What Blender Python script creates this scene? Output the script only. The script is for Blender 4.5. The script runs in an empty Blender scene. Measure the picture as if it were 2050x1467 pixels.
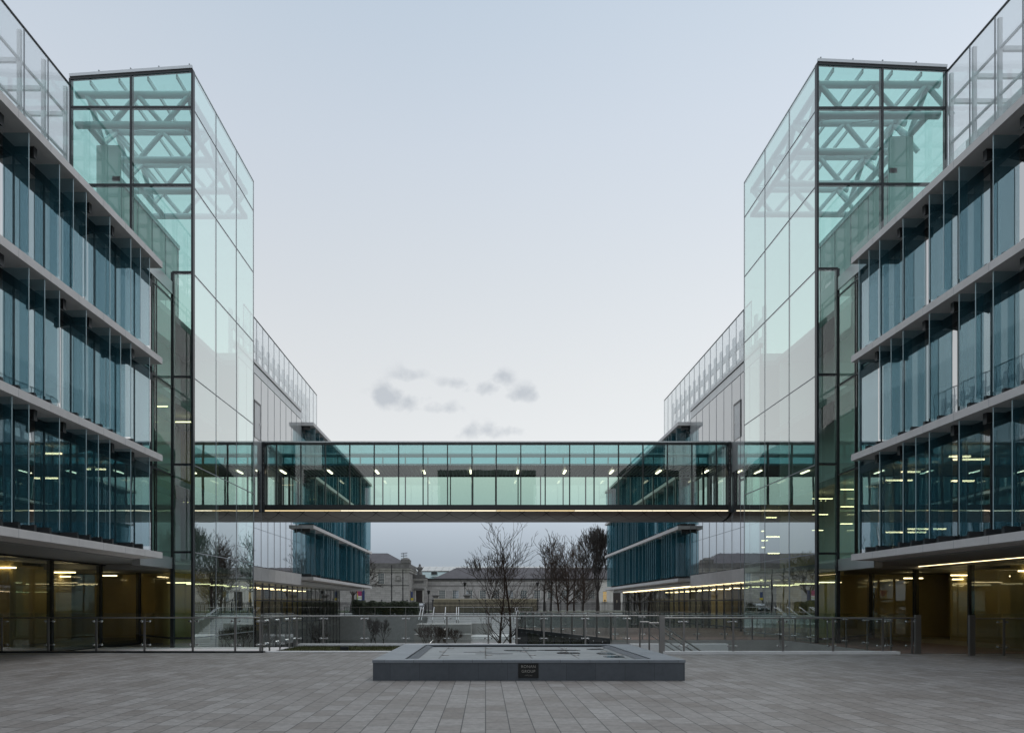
import bpy, math, random
from mathutils import Vector, Matrix
R = math.radians
sc = bpy.context.scene
# ------------------------------------------------------------------ camera
cam_d = bpy.data.cameras.new("camera"); cam = bpy.data.objects.new("camera", cam_d)
sc.collection.objects.link(cam)
cam.location = (0, 0, 1.6); cam.rotation_euler = (R(90), 0, 0)
cam_d.lens = 24; cam_d.sensor_width = 36; cam_d.sensor_fit = 'HORIZONTAL'
cam_d.shift_x = 0.02585; cam_d.shift_y = 0.2324
cam_d.clip_start = 0.05; cam_d.clip_end = 3000
sc.camera = cam
F = 1366.7; CX = 972.0; CY = 1210.0; H = 1.6
def at(px, py, Y):
    """the point at depth Y that the photograph shows at pixel (px, py)"""
    k = Y / F
    return ((px - CX) * k, Y, H + (CY - py) * k)
# ------------------------------------------------------------------ view
sc.view_settings.view_transform = 'Standard'; sc.view_settings.look = 'None'
sc.view_settings.exposure = 0.03; sc.view_settings.gamma = 1.0
sc.render.engine = 'CYCLES'
cy = sc.cycles
cy.max_bounces = 10; cy.diffuse_bounces = 3; cy.glossy_bounces = 5
cy.transmission_bounces = 4; cy.transparent_max_bounces = 40
cy.use_denoising = True; cy.caustics_reflective = False; cy.caustics_refractive = False
cy.sample_clamp_indirect = 4.0
# ------------------------------------------------------------------ node helpers
def lin(c):
    def f(v):
        v /= 255.0
        return v / 12.92 if v <= 0.04045 else ((v + 0.055) / 1.055) ** 2.4
    return (f(c[0]), f(c[1]), f(c[2]), 1.0)
class NT:
    def __init__(s, tree): s.t = tree; s.t.nodes.clear()
    def n(s, typ, **kw):
        x = s.t.nodes.new(typ)
        for k, v in kw.items():
            if hasattr(x, k): setattr(x, k, v)
        return x
    def l(s, a, b): s.t.links.new(a, b)
    def val(s, sock, v):
        if isinstance(v, bpy.types.NodeSocket): s.l(v, sock)
        else: sock.default_value = v
    def math(s, op, a, b=0.0, clamp=False):
        x = s.n('ShaderNodeMath', operation=op); x.use_clamp = clamp
        s.val(x.inputs[0], a); s.val(x.inputs[1], b)
        return x.outputs[0]
    def mix(s, fac, a, b, blend='MIX'):
        x = s.n('ShaderNodeMix', data_type='RGBA', blend_type=blend)
        s.val(x.inputs[0], fac); s.val(x.inputs[6], a); s.val(x.inputs[7], b)
        return x.outputs[2]
    def ramp(s, fac, stops, interp='LINEAR'):
        x = s.n('ShaderNodeValToRGB'); cr = x.color_ramp; cr.interpolation = interp
        while len(cr.elements) < len(stops): cr.elements.new(0.5)
        for e, (p, c) in zip(cr.elements, stops):
            e.position = p; e.color = c if len(c) == 4 else (*c, 1)
        s.l(fac, x.inputs[0])
        return x.outputs[0]
    def noise(s, vec, scale, detail=4.0, rough=0.5):
        x = s.n('ShaderNodeTexNoise'); x.inputs['Scale'].default_value = scale
        x.inputs['Detail'].default_value = detail; x.inputs['Roughness'].default_value = rough
        if vec is not None: s.l(vec, x.inputs['Vector'])
        return x.outputs['Fac']
# ------------------------------------------------------------------ world: dusk sky, pale veil, a darker cloud bank low down, small clouds
SUN_EL, SUN_AZ = R(62), R(38)          # azimuth from +Y towards +X
world = bpy.data.worlds.new("World"); sc.world = world; world.use_nodes = True
w = NT(world.node_tree)
tc = w.n('ShaderNodeTexCoord'); sep = w.n('ShaderNodeSeparateXYZ')
nrm = w.n('ShaderNodeVectorMath', operation='NORMALIZE'); w.l(tc.outputs['Generated'], nrm.inputs[0])
w.l(nrm.outputs[0], sep.inputs[0])
dx, dy, dz = sep.outputs[0], sep.outputs[1], sep.outputs[2]
sky = w.n('ShaderNodeTexSky'); sky.sky_type = 'NISHITA'; sky.sun_disc = False
sky.sun_elevation = SUN_EL; sky.sun_rotation = SUN_AZ
skyc = w.mix(1.0, sky.outputs[0], (0.10, 0.10, 0.10, 1), 'MULTIPLY')
warp = w.noise(nrm.outputs[0], 2.2, 5.0)
zz = w.math('ADD', dz, w.math('MULTIPLY', w.math('SUBTRACT', warp, 0.5), 0.05))
veil = w.ramp(zz, [(0.0, lin((150, 160, 174))), (0.060, lin((160, 171, 184))), (0.115, lin((190, 200, 211))),
                   (0.20, lin((240, 241, 240))), (0.30, lin((233, 235, 235))), (0.42, lin((222, 227, 231))),
                   (0.56, lin((209, 218, 228))), (0.68, lin((193, 207, 221))), (0.80, lin((205, 214, 226))), (1.0, lin((214, 222, 232)))])
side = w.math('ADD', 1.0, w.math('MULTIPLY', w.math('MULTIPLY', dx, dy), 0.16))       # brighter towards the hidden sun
back = w.math('SUBTRACT', 1.15, w.math('MULTIPLY', dy, 0.17))      # unseen sky behind the camera, raised to brighten the plaza
zen = w.math('ADD', 1.0, w.math('MULTIPLY', w.math('MULTIPLY', w.math('SUBTRACT', dz, 0.74), 2.6), 1.0, clamp=True))   # overhead sky, out of frame, raised likewise; overcast is brightest there
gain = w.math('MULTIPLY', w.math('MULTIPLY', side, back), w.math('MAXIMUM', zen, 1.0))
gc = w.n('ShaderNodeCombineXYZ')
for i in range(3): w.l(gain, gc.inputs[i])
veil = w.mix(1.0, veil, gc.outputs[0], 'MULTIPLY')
base = w.mix(0.10, veil, skyc)
# small dark clouds above the footbridge (by direction)
yy = w.math('MAXIMUM', dy, 0.05)
ux, uz = w.math('DIVIDE', dx, yy), w.math('DIVIDE', dz, yy)
uv = w.n('ShaderNodeCombineXYZ'); w.l(ux, uv.inputs[0]); w.l(uz, uv.inputs[1])
cn = w.noise(uv.outputs[0], 17.0, 7.0, 0.55)
cn2 = w.noise(uv.outputs[0], 7.0, 3.0, 0.5)
dens = None
for (cx, cz, rx, rz, a) in ((-.140, .305, .026, .020, 1.0), (-.112, .298, .036, .016, .80), (-.080, .287, .045, .013, .72), (-.112, .336, .026, .013, .72),
                            (-.040, .325, .030, .010, .75), (.000, .318, .030, .016, .95), (.018, .330, .020, .014, .85), (.055, .308, .026, .014, .80), (.000, .254, .048, .012, .82)):
    ex = w.math('DIVIDE', w.math('SUBTRACT', ux, cx), rx); ez = w.math('DIVIDE', w.math('SUBTRACT', uz, cz), rz)
    r2 = w.math('ADD', w.math('MULTIPLY', ex, ex), w.math('MULTIPLY', ez, ez))
    g = w.math('MULTIPLY', w.math('POWER', 2.718, w.math('MULTIPLY', r2, -0.8)), a)
    dens = g if dens is None else w.math('MAXIMUM', dens, g)
ragged = w.math('ADD', w.math('MULTIPLY', w.math('SUBTRACT', cn, 0.5), 2.8), w.math('MULTIPLY', w.math('SUBTRACT', cn2, 0.5), 1.0))
cm = w.math('MULTIPLY', w.math('SUBTRACT', w.math('ADD', dens, ragged), 0.30), 1.8, clamp=True)
cm = w.math('MULTIPLY', w.math('MULTIPLY', cm, w.math('GREATER_THAN', dens, 0.004)), w.math('MINIMUM', w.math('MULTIPLY', dens, 2.2), 1.0))
cm = w.math('MULTIPLY', w.math('MULTIPLY', cm, w.math('GREATER_THAN', dy, 0.1)), 0.62, clamp=True)
base = w.mix(cm, base, lin((172, 180, 190)))
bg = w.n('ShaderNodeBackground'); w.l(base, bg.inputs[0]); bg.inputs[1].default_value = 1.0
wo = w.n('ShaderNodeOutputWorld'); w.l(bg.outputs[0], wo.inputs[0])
# ------------------------------------------------------------------ sun: faint and very soft, behind cloud
sd = bpy.data.lights.new("sun", 'SUN'); sd.energy = 0.6; sd.angle = R(25); sd.color = (1.0, 0.93, 0.84)
sun = bpy.data.objects.new("sun", sd); sc.collection.objects.link(sun)
sv = Vector((math.sin(SUN_AZ) * math.cos(SUN_EL), math.cos(SUN_AZ) * math.cos(SUN_EL), math.sin(SUN_EL)))
sun.rotation_euler = sv.to_track_quat('Z', 'Y').to_euler()

# ================================================================== materials
MATS = {}
def newmat(name):
    m = bpy.data.materials.new(name); m.use_nodes = True
    MATS[name] = m
    return m, NT(m.node_tree)
def pbr(name, col, rough=0.6, metal=0.0, var=0.0, vscale=3.0, bump=0.0, bscale=40.0, spec=0.5):
    m, t = newmat(name)
    b = t.n('ShaderNodeBsdfPrincipled'); o = t.n('ShaderNodeOutputMaterial')
    b.inputs['Roughness'].default_value = rough; b.inputs['Metallic'].default_value = metal
    b.inputs['Specular IOR Level'].default_value = spec
    c = (*col, 1)
    g = t.n('ShaderNodeNewGeometry')
    if var:
        f = t.noise(g.outputs['Position'], vscale, 6.0, 0.6)
        r = t.ramp(f, [(0.3, [v * (1 - var) for v in col]), (0.7, [min(1, v * (1 + var)) for v in col])])
        t.l(r, b.inputs['Base Color'])
        rr = t.math('ADD', rough - 0.08, t.math('MULTIPLY', f, 0.16), clamp=True); t.l(rr, b.inputs['Roughness'])
    else: b.inputs['Base Color'].default_value = c
    if bump:
        f2 = t.noise(g.outputs['Position'], bscale, 3.0)
        bp = t.n('ShaderNodeBump'); bp.inputs['Strength'].default_value = bump; bp.inputs['Distance'].default_value = 0.02
        t.l(f2, bp.inputs['Height']); t.l(bp.outputs[0], b.inputs['Normal'])
    t.l(b.outputs[0], o.inputs[0])
    return m
def emis(name, col, s):
    m, t = newmat(name)
    e = t.n('ShaderNodeEmission'); e.inputs[0].default_value = (*col, 1); e.inputs[1].default_value = s
    o = t.n('ShaderNodeOutputMaterial'); t.l(e.outputs[0], o.inputs[0])
    return m
def glass(name, tint, r0, wave=0.0, body=None, bodyf=0.0, rough=0.0, gcol=(1, 1, 1), wscale=0.7, pw=5.0):
    """thin tinted pane: see-through, mirror by angle; body = faint scattering (frit, film, dirt)"""
    m, t = newmat(name)
    tr = t.n('ShaderNodeBsdfTransparent'); tr.inputs[0].default_value = (*tint, 1)
    gl = t.n('ShaderNodeBsdfGlossy'); gl.inputs[0].default_value = (*gcol, 1); gl.inputs[1].default_value = rough
    lw = t.n('ShaderNodeLayerWeight'); lw.inputs[0].default_value = 0.5
    if wave:
        g = t.n('ShaderNodeNewGeometry')
        f = t.noise(g.outputs['Position'], wscale, 2.0)
        bp = t.n('ShaderNodeBump'); bp.inputs['Strength'].default_value = 1.0; bp.inputs['Distance'].default_value = wave
        t.l(f, bp.inputs['Height']); t.l(bp.outputs[0], gl.inputs['Normal'])
    fr = t.math('ADD', r0, t.math('MULTIPLY', t.math('POWER', lw.outputs['Facing'], pw), 1 - r0), clamp=True)
    base = tr.outputs[0]
    if body:
        d = t.n('ShaderNodeBsdfDiffuse'); d.inputs[0].default_value = (*body, 1)
        d2 = t.n('ShaderNodeBsdfTranslucent'); d2.inputs[0].default_value = (*body, 1)
        md = t.n('ShaderNodeMixShader'); md.inputs[0].default_value = 0.5
        t.l(d.outputs[0], md.inputs[1]); t.l(d2.outputs[0], md.inputs[2])
        mb = t.n('ShaderNodeMixShader'); mb.inputs[0].default_value = bodyf
        t.l(base, mb.inputs[1]); t.l(md.outputs[0], mb.inputs[2]); base = mb.outputs[0]
    mx = t.n('ShaderNodeMixShader'); t.l(fr, mx.inputs[0]); t.l(base, mx.inputs[1]); t.l(gl.outputs[0], mx.inputs[2])
    o = t.n('ShaderNodeOutputMaterial'); t.l(mx.outputs[0], o.inputs[0])
    return m
def stone(name, c1, c2, mortar, bw, bh, axes, rough=0.75, msize=0.006, offset=0.5, grain=0.15, bump=0.25, jit=3.0):
    """coursed blocks; axes = which world axes run along and across the courses ('yx' = courses along y)"""
    m, t = newmat(name)
    g = t.n('ShaderNodeNewGeometry'); sp = t.n('ShaderNodeSeparateXYZ'); t.l(g.outputs['Position'], sp.inputs[0])
    ax = {'x': sp.outputs[0], 'y': sp.outputs[1], 'z': sp.outputs[2]}
    row = t.math('FLOOR', t.math('DIVIDE', ax[axes[1]], bh))
    wn = t.n('ShaderNodeTexWhiteNoise', noise_dimensions='1D'); t.l(row, wn.inputs['W'])
    u = t.math('ADD', ax[axes[0]], t.math('MULTIPLY', wn.outputs['Value'], bw * jit))
    cv = t.n('ShaderNodeCombineXYZ'); t.l(u, cv.inputs[0]); t.l(ax[axes[1]], cv.inputs[1])
    br = t.n('ShaderNodeTexBrick'); br.offset = offset; br.squash = 1.0
    br.inputs['Color1'].default_value = (0, 0, 0, 1); br.inputs['Color2'].default_value = (1, 1, 1, 1)
    br.inputs['Mortar'].default_value = (0.5, 0.5, 0.5, 1)
    br.inputs['Scale'].default_value = 1.0; br.inputs['Mortar Size'].default_value = msize
    br.inputs['Mortar Smooth'].default_value = 0.1
    br.inputs['Brick Width'].default_value = bw; br.inputs['Row Height'].default_value = bh
    t.l(cv.outputs[0], br.inputs['Vector'])
    n1 = t.noise(g.outputs['Position'], 0.55, 4.0); n2 = t.noise(g.outputs['Position'], 9.0, 6.0, 0.7)
    f = t.math('ADD', t.math('MULTIPLY', br.outputs['Color'], 0.62), t.math('MULTIPLY', t.math('SUBTRACT', n1, 0.5), 0.9))
    col = t.mix(t.math('ADD', f, 0.12, clamp=True), (*c1, 1), (*c2, 1))
    col = t.mix(1.0, col, t.ramp(n2, [(0.25, [1 - grain * 1.6] * 3), (0.75, [1 + grain] * 3)]), 'MULTIPLY')
    n3 = t.noise(g.outputs['Position'], 2.3, 8.0, 0.75)
    sp2 = t.ramp(n3, [(0.60, (0, 0, 0)), (0.72, (1, 1, 1))])
    col = t.mix(t.math('MULTIPLY', sp2, 0.42), col, (c1[0] * .55, c1[1] * .53, c1[2] * .5, 1))
    col = t.mix(br.outputs['Fac'], col, (*mortar, 1))
    b = t.n('ShaderNodeBsdfPrincipled'); t.l(col, b.inputs['Base Color'])
    rr = t.math('ADD', rough - 0.22, t.math('MULTIPLY', n3, 0.45), clamp=True); t.l(rr, b.inputs['Roughness'])
    hgt = t.math('SUBTRACT', t.math('MULTIPLY', n2, 0.3), br.outputs['Fac'])
    bp = t.n('ShaderNodeBump'); bp.inputs['Strength'].default_value = bump; bp.inputs['Distance'].default_value = 0.01
    t.l(hgt, bp.inputs['Height']); t.l(bp.outputs[0], b.inputs['Normal'])
    o = t.n('ShaderNodeOutputMaterial'); t.l(b.outputs[0], o.inputs[0])
    return m

M_pave = stone("plaza_limestone", (0.162, 0.146, 0.132), (0.290, 0.281, 0.271), (0.03, 0.03, 0.03), 0.52, 0.315, 'yx', 0.60, 0.007, 0.37, grain=0.24)
M_concrete = pbr("pale_concrete", (0.36, 0.35, 0.33), 0.8, var=0.12, vscale=1.2)
M_slab = pbr("ledge_concrete", (0.63, 0.615, 0.605), 0.75, var=0.07, vscale=2.0)
M_soffit = pbr("soffit_concrete", (0.62, 0.585, 0.555), 0.8, var=0.06, vscale=1.5)
M_white = pbr("white_kerb", (0.72, 0.72, 0.71), 0.6, var=0.06)
M_dark = pbr("dark_frame", (0.012, 0.015, 0.018), 0.35)
M_darkpanel = pbr("dark_panel", (0.03, 0.035, 0.04), 0.4)
M_silver = pbr("silver_fascia", (0.50, 0.52, 0.53), 0.35, 0.6)
M_steel = pbr("brushed_steel", (0.30, 0.29, 0.28), 0.32, 0.9)
M_chrome = pbr("bright_steel", (0.62, 0.62, 0.62), 0.18, 1.0)
M_tube = pbr("painted_steel_tube", (0.68, 0.74, 0.76), 0.4)
M_whsteel = pbr("white_steel", (0.84, 0.85, 0.86), 0.5)
M_greysteel = pbr("grey_steel", (0.30, 0.32, 0.34), 0.5)
M_bracket = pbr("bracket_steel", (0.060, 0.060, 0.062), 0.45, 0.5)
M_inner = pbr("inner_wall", (0.30, 0.30, 0.27), 0.85)
M_warm = pbr("timber_lining", (0.62, 0.49, 0.22), 0.7, var=0.1, vscale=0.8)
M_floorin = pbr("inner_floor", (0.20, 0.19, 0.17), 0.4)
M_ceil = pbr("inner_ceiling", (0.30, 0.30, 0.29), 0.8)
M_blind = pbr("blind_fabric", (0.72, 0.75, 0.76), 0.9)
M_frit = pbr("screen_back", (0.78, 0.80, 0.80), 0.7)
M_lobby = pbr("lobby_white", (0.74, 0.77, 0.75), 0.7)
M_finedge = pbr("fin_edge", (0.42, 0.58, 0.62), 0.3)
M_lamp = emis("lamp_warm", (1.0, 0.78, 0.42), 6.0)
M_lampw = emis("lamp_white", (1.0, 0.88, 0.66), 4.0)
M_led = emis("led_line", (1.0, 0.80, 0.45), 3.2)
M_led2 = emis("led_line_amber", (1.0, 0.78, 0.42), 1.25)
M_ledw = emis("led_line_bridge", (1.0, 0.88, 0.62), 1.8)
M_litwall = emis("lit_window", (0.9, 0.6, 0.2), 0.45)
G_tower = glass("tower_glass", (0.565, 0.82, 0.775), 0.12, 0.0016)
G_side = glass("tower_side_glass", (0.66, 0.90, 0.82), 0.50, 0.0016, pw=2.6, gcol=(0.95, 1.0, 0.985))
G_corner = glass("corner_glass", (0.72, 0.96, 0.88), 0.22, 0.0016, pw=3.5)
G_roof = glass("roof_glass", (0.80, 0.945, 0.91), 0.05)
G_wing = glass("wing_glass", (0.66, 0.74, 0.76), 0.56, 0.0020, pw=2.4)
G_ground = glass("ground_glass", (0.74, 0.78, 0.73), 0.20, 0.0020)
G_bridge = glass("bridge_glass", (0.76, 0.895, 0.815), 0.10, 0.0012)
G_band = glass("bridge_upper_glass", (0.36, 0.66, 0.68), 0.20, 0.0010, (0.12, 0.40, 0.43), 0.16, gcol=(.8, 1, 1))
G_fin = glass("fin_glass", (0.79, 0.875, 0.90), 0.03, 0, (0.10, 0.28, 0.35), 0.11)
G_finfar = glass("dense_fin_glass", (0.68, 0.80, 0.83), 0.03, 0, (0.09, 0.27, 0.33), 0.20)
G_rail = glass("railing_glass", (0.90, 0.93, 0.925), 0.03)
G_screen = glass("screen_glass", (0.93, 0.95, 0.955), 0.04, 0, (0.86, 0.88, 0.89), 0.14)
G_white = glass("white_glass_panel", (0.1, 0.1, 0.1), 0.30, 0.001, (0.80, 0.83, 0.83), 1.0)  # mirror panel; its white body holds reflected sky as colour
G_panel = glass("ramp_panel_glass", (0.35, 0.38, 0.30), 0.10, 0, (0.12, 0.13, 0.10), 0.5)
G_house = glass("house_window_glass", (0.35, 0.40, 0.42), 0.2, 0.002, (0.35, 0.40, 0.42), 0.6)

# ================================================================== mesh helpers
COL = sc.collection
class MB:
    def __init__(s): s.v = []; s.f = []; s.m = []; s.mats = []; s.sm = []
    def mi(s, mat):
        if mat not in s.mats: s.mats.append(mat)
        return s.mats.index(mat)
    def add(s, vs, fs, mat, smooth=False):
        o = len(s.v); s.v += [tuple(v) for v in vs]; i = s.mi(mat)
        for f in fs: s.f.append(tuple(o + k for k in f)); s.m.append(i); s.sm.append(smooth)
        return s
    def box(s, x0, x1, y0, y1, z0, z1, mat):
        if x0 > x1: x0, x1 = x1, x0
        if y0 > y1: y0, y1 = y1, y0
        if z0 > z1: z0, z1 = z1, z0
        return s.add([(x0, y0, z0), (x1, y0, z0), (x1, y1, z0), (x0, y1, z0), (x0, y0, z1), (x1, y0, z1), (x1, y1, z1), (x0, y1, z1)],
              [(0, 3, 2, 1), (4, 5, 6, 7), (0, 1, 5, 4), (1, 2, 6, 5), (2, 3, 7, 6), (3, 0, 4, 7)], mat)
    def quad(s, a, b, c, d, mat): return s.add([a, b, c, d], [(0, 1, 2, 3)], mat)
    def prism(s, poly, axis, a, b, mat):
        """2-D polygon swept along an axis: 'x' (poly = y,z), 'y' (poly = x,z), 'z' (poly = x,y)"""
        def P(p, t): return {'x': (t, p[0], p[1]), 'y': (p[0], t, p[1]), 'z': (p[0], p[1], t)}[axis]
        n = len(poly)
        vs = [P(p, a) for p in poly] + [P(p, b) for p in poly]
        fs = [tuple(range(n)), tuple(range(2 * n - 1, n - 1, -1))] + [(i, (i + 1) % n, n + (i + 1) % n, n + i) for i in range(n)]
        return s.add(vs, fs, mat)
    def tube(s, p0, p1, r0, r1=None, n=10, mat=None, caps=True, smooth=True):
        p0, p1 = Vector(p0), Vector(p1); r1 = r0 if r1 is None else r1
        d = (p1 - p0)
        if d.length < 1e-6: return s
        d.normalize(); a = d.orthogonal().normalized(); b = d.cross(a)
        vs = []
        for p, r in ((p0, r0), (p1, r1)):
            for i in range(n):
                t = 2 * math.pi * i / n
                vs.append(p + (a * math.cos(t) + b * math.sin(t)) * r)
        fs = [(i, (i + 1) % n, n + (i + 1) % n, n + i) for i in range(n)]
        s.add(vs, fs, mat, smooth)
        if caps: s.add(vs, [tuple(range(n - 1, -1, -1)), tuple(range(n, 2 * n))], mat)
        return s
    def bar(s, p0, p1, wdt, hgt, mat):
        """rectangular bar between two points, hgt upwards"""
        p0, p1 = Vector(p0), Vector(p1); d = (p1 - p0).normalized()
        up = Vector((0, 0, 1)) if abs(d.z) < 0.95 else Vector((0, 1, 0))
        a = d.cross(up).normalized() * wdt / 2; b = a.cross(d).normalized() * hgt / 2
        vs = [p + q for p in (p0, p1) for q in (-a - b, a - b, a + b, -a + b)]
        return s.add(vs, [(3, 2, 1, 0), (4, 5, 6, 7), (0, 1, 5, 4), (1, 2, 6, 5), (2, 3, 7, 6), (3, 0, 4, 7)], mat)
    def lathe(s, prof, c, mat, n=16):
        vs = []; m = len(prof)
        for r, z in prof:
            for i in range(n):
                t = 2 * math.pi * i / n; vs.append((c[0] + r * math.cos(t), c[1] + r * math.sin(t), c[2] + z))
        fs = [(j * n + i, j * n + (i + 1) % n, (j + 1) * n + (i + 1) % n, (j + 1) * n + i) for j in range(m - 1) for i in range(n)]
        s.add(vs, fs, mat, True)
        return s.add(vs, [tuple(range(n - 1, -1, -1)), tuple(range((m - 1) * n, m * n))], mat)
    def ball(s, c, r, mat, n=8):
        return s.lathe([(max(1e-4, r * math.sin(math.pi * i / 6)), -r * math.cos(math.pi * i / 6)) for i in range(7)], c, mat, n)
    def build(s, name, parent=None, loc=None):
        me = bpy.data.meshes.new(name); me.from_pydata(s.v, [], s.f)
        for m in s.mats: me.materials.append(m)
        me.polygons.foreach_set('material_index', s.m); me.polygons.foreach_set('use_smooth', s.sm)
        me.update()
        o = bpy.data.objects.new(name, me); COL.objects.link(o)
        if parent is not None:
            o.parent = parent
            p = Vector((0, 0, 0)); q = parent
            while q is not None: p += q.location; q = q.parent
            o.location = -p
        return o
def tag(o, label, cat, group=None):
    o['label'] = label; o['category'] = cat
    if group: o['group'] = group
    return o
def thing(name, loc, label, cat, group=None):
    o = bpy.data.objects.new(name, None); o.location = loc; COL.objects.link(o)
    o.empty_display_size = 0.3
    return tag(o, label, cat, group)
def struct(name, mb):
    o = mb.build(name); o['kind'] = 'structure'; return o
def copy_tree(o, parent=None, loc=None):
    c = o.copy(); COL.objects.link(c); c.parent = parent
    if loc is not None: c.location = loc
    for ch in o.children: copy_tree(ch, c)
    return c

# ================================================================== setting: plaza, sunken court, street
COURT = -3.6
p = MB()
p.prism([(-400, -400), (400, -400), (400, 22.35), (5.75, 22.35), (5.75, 27.40), (1.2, 27.40), (1.2, 22.95), (-400, 22.95)], 'z', -3.9, 0.0, M_pave)
p.box(-7.42, 1.2, 22.95, 27.40, -3.9, -0.16, M_concrete)                       # under the planter
p.box(-400, -7.42, 22.95, 29.0, -3.9, -0.2, M_slab)                             # pale ledge below the railing
struct("plaza", p)
struct("ground", MB().box(-1500, 1500, -1500, 1500, -6.0, -3.92, M_concrete))
struct("court_floor", MB().box(-16.4, 13.4, 22.3, 72.4, -3.95, COURT, M_concrete))
M_asph = pbr("asphalt", (0.05, 0.05, 0.052), 0.85, var=0.2, vscale=4.0)
M_foot = pbr("footpath_concrete", (0.34, 0.34, 0.33), 0.8, var=0.1)
st = MB(); ST = 0.42
st.box(-300, 300, 72.3, 1500, -3.9, ST, M_foot)
struct("street_pavement", st)
struct("road", MB().box(-300, 300, 77.5, 90.0, ST, ST + 0.004, M_asph))
M_grassland = pbr("far_grass", (0.05, 0.07, 0.03), 0.95, var=0.3, vscale=1.0)
struct("museum_lawn", MB().box(-80, 90, 98.0, 136.0, ST, ST + 0.02, M_grassland))
M_timber = pbr("deck_timber", (0.155, 0.105, 0.085), 0.7, var=0.25, vscale=5.0)
dk = MB()
dk.prism([(5.67, 31.0), (13.4, 31.0), (13.4, 22.36), (40, 22.36), (40, 47.5), (2.05, 47.5), (2.05, 44.4)], 'z', COURT, 0.0, M_concrete)
dk.prism([(5.85, 31.12), (13.52, 31.12), (13.52, 22.40), (18.45, 22.40), (18.45, 47.3), (2.25, 47.3), (2.25, 44.5)], 'z', 0.0, 0.012, M_timber)
struct("timber_deck_terrace", dk)
M_grass = pbr("planter_grass", (0.060, 0.066, 0.020), 0.95, var=0.5, vscale=6.0, bump=0.8, bscale=60)

# ================================================================== the two glazed office complexes
random.seed(7)
SIDES = {
 'L': dict(s=-1, Xt=12.39, Xs=12.35, Xw=13.23, Xg=16.2, Xscr=17.55, Xm=14.98, Yse=26.1, Yt=28.84, Ytb=36.46, Yc=32.0, Yfs=49.0, Yfe=74.2,
      Zb=[3.37, 7.08, 10.78, 14.45], Zg=3.32, scr_far=(49.5, 71.0), tower_y=[28.84, 31.39, 33.96, 36.46], tz=[0.19, 3.82, 7.52, 11.22, 15.63, 19.32, 22.6],
      Ztop=(24.18, 23.82), Yn=6.0, fend=25.24,
      fins=[[0, 2, 4, 5, 6, 8, 10, 11, 13, 14, 16, 18, 19, 21], [0, 2, 3, 4, 6, 8, 9, 10, 12, 14, 15, 17, 19, 20], [0, 1, 2, 4, 6, 7, 8, 10, 12, 13, 15, 16, 18, 20]]),
 'R': dict(s=1, Xt=13.75, Xs=13.71, Xw=14.59, Xg=18.5, Xscr=19.08, Xm=16.43, Yse=25.6, Yt=28.26, Ytb=36.29, Yc=32.8, Yfs=48.6, Yfe=78.5,
      Zb=[3.25, 6.98, 10.67, 14.36], Zg=3.2, scr_far=(49.0, 72.9), tower_y=[28.26, 30.92, 33.6, 36.29], tz=[0.19, 3.72, 7.42, 11.12, 15.5, 19.0, 22.15],
      Ztop=(24.0, 23.75), Yn=6.0, fend=25.2,
      fins=[[0, 2, 4, 5, 6, 8, 10, 11, 13, 14, 16, 18, 19, 21], [0, 2, 3, 4, 6, 8, 9, 10, 12, 14, 15, 17, 19, 20], [0, 1, 2, 4, 6, 7, 8, 10, 12, 13, 15, 16, 18, 20]]),
}
SLAB_T = 0.235
PITCH = 0.667

def pane_x(mb, X, y0, y1, z0, z1, mat):      # pane in a plane of constant x
    return mb.quad((X, y0, z0), (X, y1, z0), (X, y1, z1), (X, y0, z1), mat)
def pane_y(mb, Y, x0, x1, z0, z1, mat):
    return mb.quad((x0, Y, z0), (x1, Y, z0), (x1, Y, z1), (x0, Y, z1), mat)

def fin_row(root, S, z0, z1, ys, mat=None):
    s = S['s']
    for y in ys:
        m = MB(); m.box(s * (S['Xs'] + 0.08), s * (S['Xw'] - 0.10), y - 0.009, y + 0.009, z0 + 0.16, z1 - 0.03, mat or G_fin)
        m.box(s * (S['Xs'] + 0.066), s * (S['Xs'] + 0.079), y - 0.010, y + 0.010, z0 + 0.16, z1 - 0.03, M_finedge)
        m.build('glass_fin', root)
def bracket_mb(S, y, ztop, up):
    s = S['s']; m = MB(); xo, xi = s * (S['Xs'] + 0.32), s * (S['Xw'] - 0.02)
    if up:  # shoe on a ledge
        m.box(xo, xi, y - 0.05, y + 0.05, ztop, ztop + 0.24, M_bracket); m.box(xo, xi, y - 0.085, y + 0.085, ztop, ztop + 0.02, M_dark)
    else:   # wedge under a ledge
        m.prism([(xo, ztop), (xi, ztop), (xi, ztop - 0.17), (xo, ztop - 0.30)], 'y', y - 0.055, y + 0.055, M_bracket)
        m.box(xo - s * .004, xo + s * .004, y - 0.075, y + 0.075, ztop - 0.31, ztop, M_darkpanel)
    return m

def ledge(root, S, z, y0, y1, i):
    s = S['s']; m = MB()
    if i == 0:
        m.prism([(s * S['Xs'], z), (s * S['Xs'], z + SLAB_T), (s * (S['Xw'] + 0.02), z + SLAB_T), (s * (S['Xw'] + .02), z + .02)], 'y', y0, y1, M_slab)
    else:
        m.box(s * S['Xs'], s * (S['Xw'] + 0.02), y0, y1, z, z + SLAB_T, M_slab)
    # joints between the cast lengths
    n = max(1, int((y1 - y0) / 1.33))
    for k in range(1, n):
        y = y1 - k * (y1 - y0) / n
        m.box(s * (S['Xs'] - 0.0015), s * (S['Xs'] + 0.02), y - 0.005, y + 0.005, z + .004, z + SLAB_T - .004, M_greysteel)
    return m.build('ledge', root)

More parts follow.
